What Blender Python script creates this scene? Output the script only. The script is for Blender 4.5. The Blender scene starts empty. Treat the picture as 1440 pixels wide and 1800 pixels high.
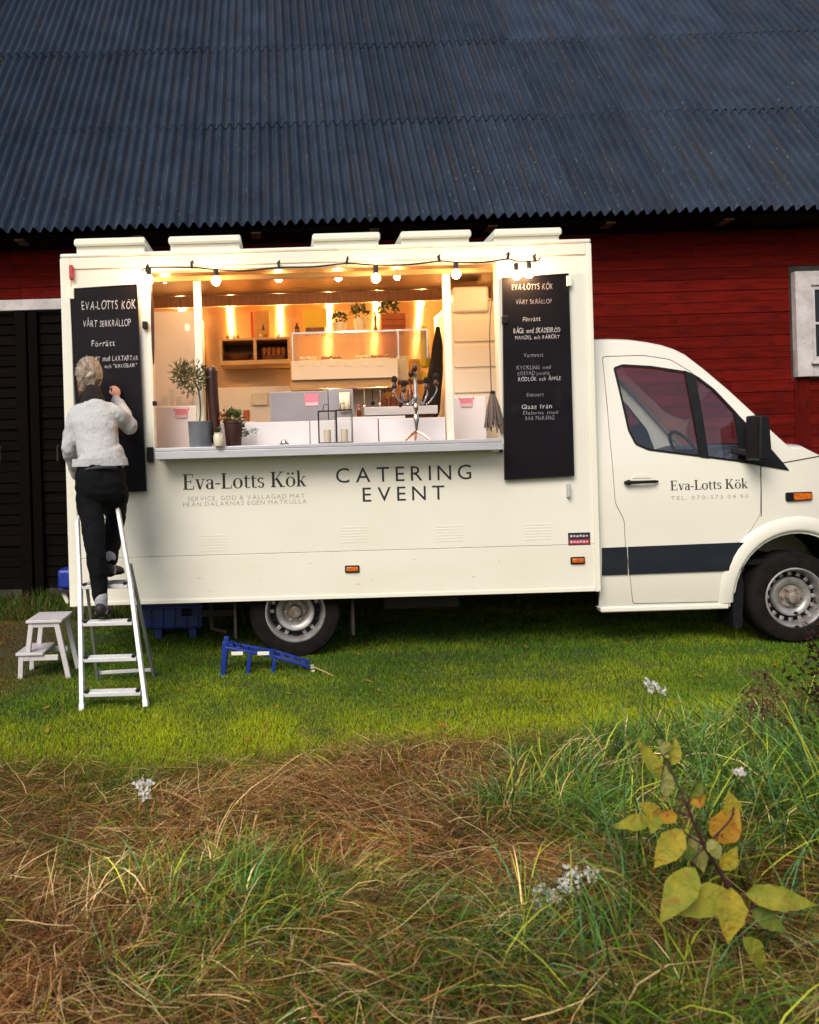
import bpy, bmesh, math, random
import numpy as np
from mathutils import Vector, Matrix, Euler, noise, geometry

random.seed(7)
RNG = np.random.default_rng(7)
SC = bpy.context.scene
COL = SC.collection
R = math.radians

# ------------------------------------------------------------------ camera, sky, sun, exposure
F, CX, CY, ROLL, EYE = 1600.0, 500.0, 794.0, R(1.66), 1.6
cam_d = bpy.data.cameras.new('camera')
cam_d.sensor_fit = 'HORIZONTAL'; cam_d.sensor_width = 36; cam_d.lens = F / 1440 * 36
cam_d.shift_x = (720 - CX) / 1440; cam_d.shift_y = -(900 - CY) / 1440
cam_d.clip_start = 0.05; cam_d.clip_end = 2000
cam_d.dof.use_dof = True; cam_d.dof.focus_distance = 6.9; cam_d.dof.aperture_fstop = 5.6
cam = bpy.data.objects.new('camera', cam_d); COL.objects.link(cam)
cr, sr = math.cos(ROLL), math.sin(ROLL)
cam.matrix_world = Matrix(((cr, sr, 0, 0), (0, 0, -1, 0), (-sr, cr, 0, EYE), (0, 0, 0, 1)))
SC.camera = cam

SUN_EL, SUN_AZ = 40.0, 205.0
world = bpy.data.worlds.new('World'); SC.world = world; world.use_nodes = True
wn = world.node_tree.nodes; wl = world.node_tree.links
sky = wn.new('ShaderNodeTexSky'); sky.sky_type = 'NISHITA'; sky.sun_disc = False
sky.sun_elevation = R(SUN_EL); sky.sun_rotation = R(SUN_AZ); sky.air_density = 1.0; sky.dust_density = 3.0; sky.ozone_density = 1.0
wn['Background'].inputs[1].default_value = 0.085
wl.new(sky.outputs[0], wn['Background'].inputs[0])
sd = bpy.data.lights.new('sun', 'SUN'); sd.energy = 2.0; sd.angle = R(32); sd.color = (1, .94, .82)
sun = bpy.data.objects.new('sun', sd); COL.objects.link(sun)
sun.rotation_euler = (R(90 - SUN_EL), 0, R(-25))
SC.view_settings.view_transform = 'Standard'; SC.view_settings.look = 'None'
SC.view_settings.exposure = 0.40; SC.view_settings.gamma = 1; SC.view_settings.use_curve_mapping = False
SC.render.engine = 'CYCLES'
SC.cycles.use_denoising = True; SC.cycles.max_bounces = 8; SC.cycles.transparent_max_bounces = 16
SC.cycles.sample_clamp_indirect = 6; SC.cycles.caustics_reflective = False; SC.cycles.caustics_refractive = False

# ------------------------------------------------------------------ helpers
def P(px, py, Y):
    """a point of the place at distance Y, measured on the photograph"""
    dx, dy = px - CX, py - CY
    u, v = dx * cr - dy * sr, -dx * sr - dy * cr
    return Vector((u * Y / F, Y, EYE + v * Y / F))

def grids(name): return bpy.data.materials.get(name)

def mat(name, col, col2=None, scale=6, rough=.6, metal=0, bump=0, bscale=40, stretch=(1, 1, 1), rnd=0, spec=.5, detail=5,
        col3=None, s3=30, t3=.62, coat=0, emit=None, estr=0, trans=0, lo=.35, hi=.65, coords='Object'):
    m = bpy.data.materials.new(name); m.use_nodes = True
    n, l = m.node_tree.nodes, m.node_tree.links
    b = n['Principled BSDF']
    b.inputs['Roughness'].default_value = rough; b.inputs['Metallic'].default_value = metal
    b.inputs['Specular IOR Level'].default_value = spec; b.inputs['Coat Weight'].default_value = coat
    b.inputs['Transmission Weight'].default_value = trans
    b.inputs['Base Color'].default_value = (*col, 1)
    tc = n.new('ShaderNodeTexCoord'); mp = n.new('ShaderNodeMapping'); mp.inputs['Scale'].default_value = stretch
    l.new(tc.outputs[coords], mp.inputs[0])
    src = None
    if col2:
        nz = n.new('ShaderNodeTexNoise'); nz.inputs['Scale'].default_value = scale; nz.inputs['Detail'].default_value = detail
        l.new(mp.outputs[0], nz.inputs['Vector'])
        rp = n.new('ShaderNodeValToRGB'); rp.color_ramp.elements[0].position = lo; rp.color_ramp.elements[1].position = hi
        rp.color_ramp.elements[0].color = (*col, 1); rp.color_ramp.elements[1].color = (*col2, 1)
        l.new(nz.outputs[0], rp.inputs[0]); src = rp.outputs[0]
    if col3:
        n3 = n.new('ShaderNodeTexNoise'); n3.inputs['Scale'].default_value = s3; n3.inputs['Detail'].default_value = 3
        l.new(mp.outputs[0], n3.inputs['Vector'])
        r3 = n.new('ShaderNodeValToRGB'); r3.color_ramp.elements[0].position = t3; r3.color_ramp.elements[1].position = min(1, t3 + .06)
        l.new(n3.outputs[0], r3.inputs[0])
        mx = n.new('ShaderNodeMix'); mx.data_type = 'RGBA'
        l.new(r3.outputs[0], mx.inputs[0])
        if src: l.new(src, mx.inputs[6])
        else: mx.inputs[6].default_value = (*col, 1)
        mx.inputs[7].default_value = (*col3, 1); src = mx.outputs[2]
    if rnd:
        oi = n.new('ShaderNodeObjectInfo'); mr = n.new('ShaderNodeMapRange')
        mr.inputs[3].default_value = 1 - rnd; mr.inputs[4].default_value = 1 + rnd
        l.new(oi.outputs['Random'], mr.inputs[0])
        hs = n.new('ShaderNodeHueSaturation'); l.new(mr.outputs[0], hs.inputs['Value'])
        if src: l.new(src, hs.inputs['Color'])
        else: hs.inputs['Color'].default_value = (*col, 1)
        src = hs.outputs[0]
    if src: l.new(src, b.inputs['Base Color'])
    if bump:
        nb = n.new('ShaderNodeTexNoise'); nb.inputs['Scale'].default_value = bscale; nb.inputs['Detail'].default_value = 4
        l.new(mp.outputs[0], nb.inputs['Vector'])
        bp = n.new('ShaderNodeBump'); bp.inputs['Strength'].default_value = bump; bp.inputs['Distance'].default_value = .01
        l.new(nb.outputs[0], bp.inputs['Height']); l.new(bp.outputs[0], b.inputs['Normal'])
    if emit:
        b.inputs['Emission Color'].default_value = (*emit, 1); b.inputs['Emission Strength'].default_value = estr
    return m

def glass_mat(name, tint=(.9, .95, .95), refl=.12, rough=.02):
    m = bpy.data.materials.new(name); m.use_nodes = True
    n, l = m.node_tree.nodes, m.node_tree.links
    n.remove(n['Principled BSDF'])
    t = n.new('ShaderNodeBsdfTransparent'); t.inputs[0].default_value = (*tint, 1)
    g = n.new('ShaderNodeBsdfGlossy'); g.inputs['Roughness'].default_value = rough; g.inputs[0].default_value = (1, 1, 1, 1)
    fr = n.new('ShaderNodeFresnel'); fr.inputs[0].default_value = 1.45
    ge = n.new('ShaderNodeNewGeometry'); io = n.new('ShaderNodeMapRange'); io.inputs[3].default_value = 1.45; io.inputs[4].default_value = 1 / 1.45
    l.new(ge.outputs['Backfacing'], io.inputs[0]); l.new(io.outputs[0], fr.inputs[0])
    ad = n.new('ShaderNodeMath'); ad.operation = 'ADD'; ad.inputs[1].default_value = refl; ad.use_clamp = True
    l.new(fr.outputs[0], ad.inputs[0])
    mx = n.new('ShaderNodeMixShader'); l.new(ad.outputs[0], mx.inputs[0]); l.new(t.outputs[0], mx.inputs[1]); l.new(g.outputs[0], mx.inputs[2])
    l.new(mx.outputs[0], n['Material Output'].inputs[0])
    return m

def blade_mat(name, rough=.55, transl=.25, ramp=True):
    m = bpy.data.materials.new(name); m.use_nodes = True
    n, l = m.node_tree.nodes, m.node_tree.links
    b = n['Principled BSDF']; b.inputs['Roughness'].default_value = rough; b.inputs['Specular IOR Level'].default_value = .25
    a = n.new('ShaderNodeAttribute'); a.attribute_name = 'tint'
    l.new(a.outputs['Color'], b.inputs['Base Color'])
    tr = n.new('ShaderNodeBsdfTranslucent'); l.new(a.outputs['Color'], tr.inputs[0])
    mx = n.new('ShaderNodeMixShader'); mx.inputs[0].default_value = transl
    l.new(b.outputs[0], mx.inputs[1]); l.new(tr.outputs[0], mx.inputs[2]); l.new(mx.outputs[0], n['Material Output'].inputs[0])
    return m

class MB:
    def __init__(s): s.v = []; s.f = []
    def add(s, vs, fs):
        o = len(s.v); s.v += [tuple(v) for v in vs]; s.f += [tuple(i + o for i in f) for f in fs]; return s
    def box(s, x0, x1, y0, y1, z0, z1):
        x0, x1 = min(x0, x1), max(x0, x1); y0, y1 = min(y0, y1), max(y0, y1); z0, z1 = min(z0, z1), max(z0, z1)
        return s.add([(x0, y0, z0), (x1, y0, z0), (x1, y1, z0), (x0, y1, z0), (x0, y0, z1), (x1, y0, z1), (x1, y1, z1), (x0, y1, z1)],
                     [(0, 3, 2, 1), (4, 5, 6, 7), (0, 1, 5, 4), (1, 2, 6, 5), (2, 3, 7, 6), (3, 0, 4, 7)])
    def obox(s, c, size, M):
        hx, hy, hz = [q / 2 for q in size]; c = Vector(c)
        vs = [c + M @ Vector(p) for p in ((-hx, -hy, -hz), (hx, -hy, -hz), (hx, hy, -hz), (-hx, hy, -hz), (-hx, -hy, hz), (hx, -hy, hz), (hx, hy, hz), (-hx, hy, hz))]
        return s.add(vs, [(0, 3, 2, 1), (4, 5, 6, 7), (0, 1, 5, 4), (1, 2, 6, 5), (2, 3, 7, 6), (3, 0, 4, 7)])
    def bar(s, a, b, w, d, up=(0, 0, 1)):
        """rectangular bar from a to b, w wide across 'up x dir', d along the other"""
        a, b = Vector(a), Vector(b); t = (b - a); L = t.length; t.normalize()
        u = Vector(up); sd_ = t.cross(u)
        if sd_.length < 1e-4: sd_ = t.cross(Vector((0, 1, 0)))
        sd_.normalize(); u = sd_.cross(t).normalized()
        M = Matrix((sd_, t, u)).transposed()
        return s.obox((a + b) / 2, (w, L, d), M)
    def tube(s, pts, r, n=10, cap=True, ref=None, closed=False):
        pts = [Vector(p) for p in pts]; k = len(pts)
        rr = r if isinstance(r, (list, tuple)) else [r] * k
        rr = [q if isinstance(q, (list, tuple)) else (q, q) for q in rr]
        o = len(s.v); prev = None
        for i, p in enumerate(pts):
            if closed: t = pts[(i + 1) % k] - pts[i - 1]
            else: t = pts[min(i + 1, k - 1)] - pts[max(i - 1, 0)]
            t.normalize()
            if ref is not None: x = Vector(ref)
            elif prev is None: x = Vector((1, 0, 0)) if abs(t.x) < .8 else Vector((0, 0, 1))
            else: x = prev
            x = x - t * x.dot(t)
            if x.length < 1e-5: x = t.orthogonal()
            x.normalize(); prev = x; y = t.cross(x)
            for j in range(n):
                a = 2 * math.pi * j / n
                s.v.append(tuple(p + x * (math.cos(a) * rr[i][0]) + y * (math.sin(a) * rr[i][1])))
        m = k if closed else k - 1
        for i in range(m):
            for j in range(n):
                a, b = o + i * n + j, o + i * n + (j + 1) % n
                c, d = o + ((i + 1) % k) * n + (j + 1) % n, o + ((i + 1) % k) * n + j
                s.f.append((a, b, c, d))
        if cap and not closed:
            s.f.append(tuple(o + j for j in range(n))[::-1]); s.f.append(tuple(o + (k - 1) * n + j for j in range(n)))
        return s
    def limb(s, pts, radii, n=14, ref=(1, 0, 0), sub=5):
        """smooth tapered limb with rounded ends"""
        pts = [Vector(p) for p in pts]; rr = [q if isinstance(q, (list, tuple)) else (q, q) for q in radii]
        P2, R2 = [], []
        for i in range(len(pts) - 1):
            p0, p1, p2, p3 = pts[max(i - 1, 0)], pts[i], pts[i + 1], pts[min(i + 2, len(pts) - 1)]
            for q in range(sub):
                t = q / sub
                P2.append(.5 * ((2 * p1) + (p2 - p0) * t + (2 * p0 - 5 * p1 + 4 * p2 - p3) * t * t + (3 * p1 - p0 - 3 * p2 + p3) * t ** 3))
                e = t * t * (3 - 2 * t)
                R2.append((rr[i][0] * (1 - e) + rr[i + 1][0] * e, rr[i][1] * (1 - e) + rr[i + 1][1] * e))
        P2.append(pts[-1]); R2.append(rr[-1])
        d0 = (P2[0] - P2[1]).normalized(); d1 = (P2[-1] - P2[-2]).normalized()
        m0, m1 = min(R2[0]), min(R2[-1])
        pre = [(P2[0] + d0 * m0 * math.sin(a), tuple(q * math.cos(a) for q in R2[0])) for a in (R(80), R(55), R(28))]
        post = [(P2[-1] + d1 * m1 * math.sin(a), tuple(q * math.cos(a) for q in R2[-1])) for a in (R(28), R(55), R(80))]
        return s.tube([p for p, _ in pre] + P2 + [p for p, _ in post], [r for _, r in pre] + R2 + [r for _, r in post], n=n, ref=ref)
    def lathe(s, prof, c=(0, 0, 0), axis='z', n=28, close=False, caps=True):
        """prof: (radius, height) pairs"""
        c = Vector(c); o = len(s.v); k = len(prof)
        for r_, h in prof:
            for j in range(n):
                a = 2 * math.pi * j / n; p, q = r_ * math.cos(a), r_ * math.sin(a)
                s.v.append(tuple(c + (Vector((p, q, h)) if axis == 'z' else Vector((p, h, -q)) if axis == 'y' else Vector((h, p, q)))))
        for i in range(k if close else k - 1):
            for j in range(n):
                s.f.append((o + i * n + j, o + i * n + (j + 1) % n, o + ((i + 1) % k) * n + (j + 1) % n, o + ((i + 1) % k) * n + j))
        if not close and caps:
            if prof[0][0] > 1e-4: s.f.append(tuple(o + j for j in range(n))[::-1])
            if prof[-1][0] > 1e-4: s.f.append(tuple(o + (k - 1) * n + j for j in range(n)))
        return s
    def ball(s, c, r, n=14, m=9, M=None):
        r = r if isinstance(r, (list, tuple)) else (r, r, r); c = Vector(c); o = len(s.v)
        for i in range(m + 1):
            th = math.pi * i / m
            for j in range(n):
                a = 2 * math.pi * j / n
                p = Vector((r[0] * math.sin(th) * math.cos(a), r[1] * math.sin(th) * math.sin(a), r[2] * math.cos(th)))
                s.v.append(tuple(c + (M @ p if M else p)))
        for i in range(m):
            for j in range(n):
                s.f.append((o + i * n + j, o + (i + 1) * n + j, o + (i + 1) * n + (j + 1) % n, o + i * n + (j + 1) % n))
        return s
    def prism(s, poly, y0, y1):
        """polygon in XZ extruded along y"""
        k = len(poly)
        vs = [(x, y0, z) for x, z in poly] + [(x, y1, z) for x, z in poly]
        fs = [tuple(range(k)), tuple(range(2 * k - 1, k - 1, -1))] + [(i, i + k, (i + 1) % k + k, (i + 1) % k) for i in range(k)]
        return s.add(vs, fs)

def root_of(o):
    while o.parent: o = o.parent
    return o

def finish(me, smooth, angle=None):
    bm = bmesh.new(); bm.from_mesh(me)
    bmesh.ops.remove_doubles(bm, verts=bm.verts, dist=1e-6)
    bmesh.ops.recalc_face_normals(bm, faces=bm.faces)
    bm.to_mesh(me); bm.free()
    if smooth:
        me.polygons.foreach_set('use_smooth', [True] * len(me.polygons))
        me.set_sharp_from_angle(angle=R(angle or 38))

def build(mb, name, m, parent=None, smooth=True, bevel=0, seg=2, angle=None, world_pos=True, raw=False):
    me = bpy.data.meshes.new(name)
    off = Vector((0, 0, 0))
    if parent is not None and world_pos: off = root_of(parent).location
    me.from_pydata([tuple(Vector(v) - off) for v in mb.v], [], mb.f)
    if not raw: finish(me, smooth, angle)
    if m: me.materials.append(m)
    o = bpy.data.objects.new(name, me); COL.objects.link(o)
    if parent is not None: o.parent = parent
    if bevel:
        md = o.modifiers.new('edge', 'BEVEL'); md.width = bevel; md.segments = seg; md.limit_method = 'ANGLE'; md.angle_limit = R(40)
        md.harden_normals = False
    return o

def thing(name, label, cat, loc=(0, 0, 0), group=None):
    o = bpy.data.objects.new(name, None); COL.objects.link(o); o.location = loc; o.empty_display_size = .1
    o['label'] = label; o['category'] = cat
    if group: o['group'] = group
    return o
def tag(o, label=None, cat=None, group=None, kind=None):
    if label: o['label'] = label
    if cat: o['category'] = cat
    if group: o['group'] = group
    if kind: o['kind'] = kind
    return o
def center_origin(o):
    """move a one-mesh thing's origin to its base"""
    me = o.data; co = np.empty(len(me.vertices) * 3); me.vertices.foreach_get('co', co); co = co.reshape(-1, 3)
    c = Vector((float(co[:, 0].mean()), float(co[:, 1].mean()), float(co[:, 2].min())))
    me.transform(Matrix.Translation(-c)); o.location = c
    return o
def inst(name, me, parent, loc=(0, 0, 0), rot=(0, 0, 0), scale=(1, 1, 1)):
    o = bpy.data.objects.new(name, me); COL.objects.link(o); o.parent = parent
    o.location = loc; o.rotation_euler = rot; o.scale = scale
    return o
def union(mb_list, name, m, parent, voxel=.008, smooth_it=4):
    mb = MB()
    for q in mb_list: mb.add(q.v, q.f)
    o = build(mb, name, m, parent)
    r_ = o.modifiers.new('skin', 'REMESH'); r_.mode = 'VOXEL'; r_.voxel_size = voxel; r_.use_smooth_shade = True
    s_ = o.modifiers.new('soft', 'SMOOTH'); s_.iterations = smooth_it; s_.factor = .5
    return o

def inside(p, poly):
    x, y = p; c = False; n = len(poly); j = n - 1
    for i in range(n):
        xi, yi = poly[i]; xj, yj = poly[j]
        if (yi > y) != (yj > y) and x < (xj - xi) * (y - yi) / (yj - yi) + xi: c = not c
        j = i
    return c
def resample(poly, step):
    out = []
    for i in range(len(poly)):
        a, b = Vector(poly[i]), Vector(poly[(i + 1) % len(poly)]); L = (b - a).length; k = max(1, int(L / step))
        out += [tuple(a + (b - a) * (q / k)) for q in range(k)]
    return out
def inset(poly, d):
    n = len(poly); area = sum(poly[i][0] * poly[(i + 1) % n][1] - poly[(i + 1) % n][0] * poly[i][1] for i in range(n))
    s = 1 if area > 0 else -1; out = []
    for i in range(n):
        a, b, c = Vector(poly[i - 1]), Vector(poly[i]), Vector(poly[(i + 1) % n])
        e1, e2 = (b - a).normalized(), (c - b).normalized()
        n1, n2 = Vector((-e1.y, e1.x)) * s, Vector((-e2.y, e2.x)) * s
        m = (n1 + n2)
        if m.length < 1e-4: m = n1
        m.normalize(); k = d / max(.35, m.dot(n1)); out.append(tuple(b + m * k))
    return out
def round_poly(poly, r, seg=4):
    n = len(poly); out = []
    for i in range(n):
        a, b, c = Vector(poly[i - 1]), Vector(poly[i]), Vector(poly[(i + 1) % n])
        ra = min(r, (a - b).length * .45, (c - b).length * .45)
        p, q = b + (a - b).normalized() * ra, b + (c - b).normalized() * ra
        for k in range(seg + 1):
            t = k / seg; out.append(tuple((1 - t) ** 2 * p + 2 * t * (1 - t) * b + t * t * q))
    return out
def sheet(outline, holes, yf, th, grid=.07):
    """curved panel: outline and holes in XZ, y = yf(x, z), thickness th away from the camera side"""
    loops = [resample(outline, grid)] + [resample(h, grid * .7) for h in holes]
    vs, es = [], []
    for lp in loops:
        o = len(vs); vs += [Vector(p) for p in lp]; es += [(o + i, o + (i + 1) % len(lp)) for i in range(len(lp))]
    xs = [p[0] for p in loops[0]]; zs = [p[1] for p in loops[0]]
    x = min(xs) + grid / 2
    k = 0
    while x < max(xs):
        z = min(zs) + grid / 2 + (k % 2) * grid / 2
        while z < max(zs):
            p = (x, z)
            if inside(p, loops[0]) and not any(inside(p, h) for h in loops[1:]):
                if min((Vector(p) - Vector(q)).length for lp in loops for q in lp) > grid * .45: vs.append(Vector(p))
            z += grid
        x += grid; k += 1
    ov, oe, of, *_ = geometry.delaunay_2d_cdt(vs, es, [], 0, 1e-5)
    fs = []
    for f in of:
        c = sum((ov[i] for i in f), Vector((0, 0))) / len(f)
        if inside(c, loops[0]) and not any(inside(c, h) for h in loops[1:]): fs.append(tuple(f))
    mb = MB(); n = len(ov)
    mb.v = [(p.x, yf(p.x, p.y), p.y) for p in ov] + [(p.x, yf(p.x, p.y) + th, p.y) for p in ov]
    mb.f = list(fs) + [tuple(i + n for i in f[::-1]) for f in fs]
    cnt = {}
    for f in fs:
        for i in range(len(f)):
            e = (f[i], f[(i + 1) % len(f)]); cnt[e] = 1
    for (a, b) in list(cnt):
        if (b, a) not in cnt: mb.f.append((b, a, a + n, b + n))
    return mb

# glyphs of the plain font, flattened to triangles
_gc = {}
def glyph(ch):
    if ch in _gc: return _gc[ch]
    cu = bpy.data.curves.new('g', 'FONT'); cu.body = ch; cu.size = 1; cu.resolution_u = 3
    ob = bpy.data.objects.new('g', cu); COL.objects.link(ob)
    dg = bpy.context.evaluated_depsgraph_get(); me = bpy.data.meshes.new_from_object(ob.evaluated_get(dg))
    vs = [(v.co.x, v.co.y) for v in me.vertices]; fs = [tuple(p.vertices) for p in me.polygons]
    w = (max(v[0] for v in vs) - min(v[0] for v in vs)) if vs else .3
    x0 = min((v[0] for v in vs), default=0)
    bpy.data.objects.remove(ob); bpy.data.meshes.remove(me)
    _gc[ch] = ([(x - x0, y) for x, y in vs], fs, w); return _gc[ch]
def write(mb, s, px0, px1, py_base, cap_px, Y, gap=.16, jit=0, shear=0, space=.34, wonk=0, ydep=None, tilt=0):
    """lettering on a plane facing the camera, between two measured ends; capital height in measured pixels"""
    a, b = P(px0, py_base, Y), P(px1, py_base, Y); L = abs(b.x - a.x); h = cap_px * Y / F
    x = 0; items = []
    for ch in s:
        if ch == ' ': x += space; continue
        g = glyph(ch); items.append((g, x)); x += g[2] + gap
    tot = x - gap; sx = L / tot; sz = h / .72
    z0 = a.z; slope = (b.z - a.z) / L if False else math.tan(tilt)
    for g, gx in items:
        ra = random.uniform(-wonk, wonk); ds = 1 + random.uniform(-jit, jit); dz = random.uniform(-jit, jit) * h * .4
        vs = []
        for (u, v) in g[0]:
            uu = u * sx * ds; vv = v * sz * ds
            uu2 = uu * math.cos(ra) - vv * math.sin(ra) + shear * vv; vv2 = uu * math.sin(ra) + vv * math.cos(ra)
            X = a.x + gx * sx + uu2; Z = z0 + vv2 + dz + (gx * sx) * slope
            vs.append((X, Y if ydep is None else ydep, Z))
        mb.add(vs, g[1])
    return mb

# a small serif alphabet drawn with thick and thin strokes (units: x-height .46, capitals .70)
def serif(mb, s, px0, px1, py_base, cap_px, Y):
    T, H = .115, .038
    def q(x0, z0, x1, z1, w): return [(x0 - w / 2, z0), (x0 + w / 2, z0), (x1 + w / 2, z1), (x1 - w / 2, z1)]
    def bar(x0, x1, z, h=H): return [(x0, z), (x1, z), (x1, z + h), (x0, z + h)]
    def ring(cx, cz, rx, rz, a0, a1, tk=T, tn=.035, n=18):
        out = []
        for i in range(n):
            pts = []
            for a in (a0 + (a1 - a0) * i / n, a0 + (a1 - a0) * (i + 1) / n):
                a = R(a); w = tn + (tk - tn) * abs(math.cos(a)) ** 1.5; c, d = math.cos(a), math.sin(a)
                pts.append(((cx + (rx) * c, cz + (rz) * d), (cx + (rx - w) * c, cz + (rz - w * .8) * d)))
            out.append([pts[0][0], pts[1][0], pts[1][1], pts[0][1]])
        return out
    def G(ch):
        if ch == 'E': return [q(.14, 0, .14, .7, T), bar(.02, .26, 0), bar(.02, .26, .662), bar(.14, .5, 0), bar(.14, .48, .662), bar(.14, .38, .34),
                              q(.49, 0, .5, .17, .03), q(.47, .54, .47, .7, .03), q(.38, .27, .38, .44, .028)], .56
        if ch == 'L': return [q(.14, 0, .14, .7, T), bar(.02, .26, 0), bar(.02, .26, .662), bar(.14, .48, 0), q(.47, 0, .49, .18, .03)], .53
        if ch == 'K': return [q(.14, 0, .14, .7, T), bar(.02, .26, 0), bar(.02, .26, .662), q(.2, .3, .5, .68, .05), q(.52, 0, .28, .4, .13),
                              bar(.42, .66, 0), bar(.4, .6, .662)], .68
        if ch == 'k': return [q(.12, 0, .12, .73, T * .9), bar(.02, .22, 0, .03), bar(.02, .12, .7, .03), q(.17, .2, .36, .43, .042), q(.38, 0, .22, .27, .11),
                              bar(.3, .48, 0, .03), bar(.28, .44, .43, .03)], .49
        if ch == 'v': return [q(.23, 0, .1, .45, .1), q(.23, 0, .38, .45, .04), bar(.01, .2, .43, .03), bar(.3, .46, .43, .03)], .46
        if ch == 'a': return [q(.31, .04, .31, .32, .1), q(.35, .0, .33, .07, .09)] + ring(.2, .32, .16, .14, 0, 165, .1) + ring(.19, .13, .16, .14, 60, 330, .1), .42
        if ch == '-': return [bar(.03, .25, .2, .055)], .28
        if ch in 'oö':
            r_ = ring(.23, .225, .22, .235, 0, 360, .11)
            if ch == 'ö': r_ += ring(.13, .6, .055, .055, 0, 360, .05, .05, 8) + ring(.33, .6, .055, .055, 0, 360, .05, .05, 8)
            return r_, .47
        if ch == 't': return [q(.13, .05, .13, .56, .09), bar(.02, .29, .42, .035)] + ring(.21, .09, .125, .1, 180, 320, .09), .31
        if ch == 's': return ring(.17, .34, .145, .125, 20, 270, .075, .05) + ring(.17, .12, .15, .13, -160, 90, .085, .05), .37
        return [], .22
    x = 0; polys = []
    for ch in s:
        g, w = G(ch)
        polys += [[(a + x, b) for a, b in p] for p in g]; x += w
    a, b = P(px0, py_base, Y), P(px1, py_base, Y); sx = (b.x - a.x) / x; sz = cap_px * Y / F / .7
    for i, p in enumerate(polys):
        mb.add([(a.x + u * sx, Y - .00003 * (i % 12), a.z + v * sz) for u, v in p], [tuple(range(len(p)))])
    return mb
# ------------------------------------------------------------------ materials
M = {}
M['soil'] = mat('soil', (.045, .035, .016), (.03, .065, .010), 5, .95, bump=.8, bscale=30)
M['plank'] = mat('red_plank', (.15, .0075, .004), (.085, .005, .004), 3, .8, bump=.35, bscale=60, stretch=(1, 1, 9), rnd=.22, spec=.06, col3=(.035, .006, .006), s3=5, t3=.62)
M['dark_plank'] = mat('dark_plank', (.0035, .0018, .0016), (.002, .001, .001), 4, .7, bump=.5, bscale=50, stretch=(1, 1, 8), rnd=.45, spec=.06, col3=(.013, .007, .0065), s3=8, t3=.66)
M['casing'] = mat('white_casing', (.62, .57, .57), (.47, .43, .43), 9, .75, bump=.3, bscale=50, rnd=.06, col3=(.2, .16, .15), s3=26, t3=.68)
M['stone'] = mat('plinth_stone', (.05, .045, .04), (.02, .018, .017), 5, .9, bump=.7, bscale=15)
M['wood_tail'] = mat('old_rafter', (.13, .07, .03), (.05, .03, .02), 12, .8)
M['pane'] = mat('dark_pane', (.012, .011, .014), None, rough=.12, spec=.6)

def roof_mat():
    m = mat('slate_blue_sheet', (.031, .046, .076), (.019, .027, .046), 1.6, .42, bump=.25, bscale=30, rnd=.2, spec=.45)
    n, l = m.node_tree.nodes, m.node_tree.links
    b = n['Principled BSDF']; prev = b.inputs['Base Color'].links[0].from_socket
    tc = n.new('ShaderNodeTexCoord')
    # rusty, lichen flecked streaks running down the slope
    mp = n.new('ShaderNodeMapping'); mp.inputs['Scale'].default_value = (14, .7, 1); l.new(tc.outputs['Object'], mp.inputs[0])
    oi = n.new('ShaderNodeObjectInfo'); ad = n.new('ShaderNodeVectorMath'); ad.operation = 'ADD'
    l.new(mp.outputs[0], ad.inputs[0]); l.new(oi.outputs['Location'], ad.inputs[1])
    nz = n.new('ShaderNodeTexNoise'); nz.inputs['Scale'].default_value = 1; nz.inputs['Detail'].default_value = 4; l.new(ad.outputs[0], nz.inputs['Vector'])
    rp = n.new('ShaderNodeValToRGB'); rp.color_ramp.elements[0].position = .5; rp.color_ramp.elements[1].position = .72; l.new(nz.outputs[0], rp.inputs[0])
    mx = n.new('ShaderNodeMix'); mx.data_type = 'RGBA'; l.new(rp.outputs[0], mx.inputs[0]); l.new(prev, mx.inputs[6]); mx.inputs[7].default_value = (.034, .034, .042, 1)
    mp2 = n.new('ShaderNodeMapping'); mp2.inputs['Scale'].default_value = (60, 22, 20); l.new(tc.outputs['Object'], mp2.inputs[0])
    ad2 = n.new('ShaderNodeVectorMath'); ad2.operation = 'ADD'; l.new(mp2.outputs[0], ad2.inputs[0]); l.new(oi.outputs['Location'], ad2.inputs[1])
    nf = n.new('ShaderNodeTexNoise'); nf.inputs['Scale'].default_value = 1; nf.inputs['Detail'].default_value = 2; l.new(ad2.outputs[0], nf.inputs['Vector'])
    rf = n.new('ShaderNodeValToRGB'); rf.color_ramp.elements[0].position = .66; rf.color_ramp.elements[1].position = .74; l.new(nf.outputs[0], rf.inputs[0])
    ml = n.new('ShaderNodeMath'); ml.operation = 'MULTIPLY'; l.new(rf.outputs[0], ml.inputs[0]); l.new(nz.outputs[0], ml.inputs[1])
    mx2 = n.new('ShaderNodeMix'); mx2.data_type = 'RGBA'; l.new(ml.outputs[0], mx2.inputs[0]); l.new(mx.outputs[2], mx2.inputs[6]); mx2.inputs[7].default_value = (.3, .3, .22, 1)
    l.new(mx2.outputs[2], b.inputs['Base Color'])
    return m
M['roof'] = roof_mat()

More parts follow.
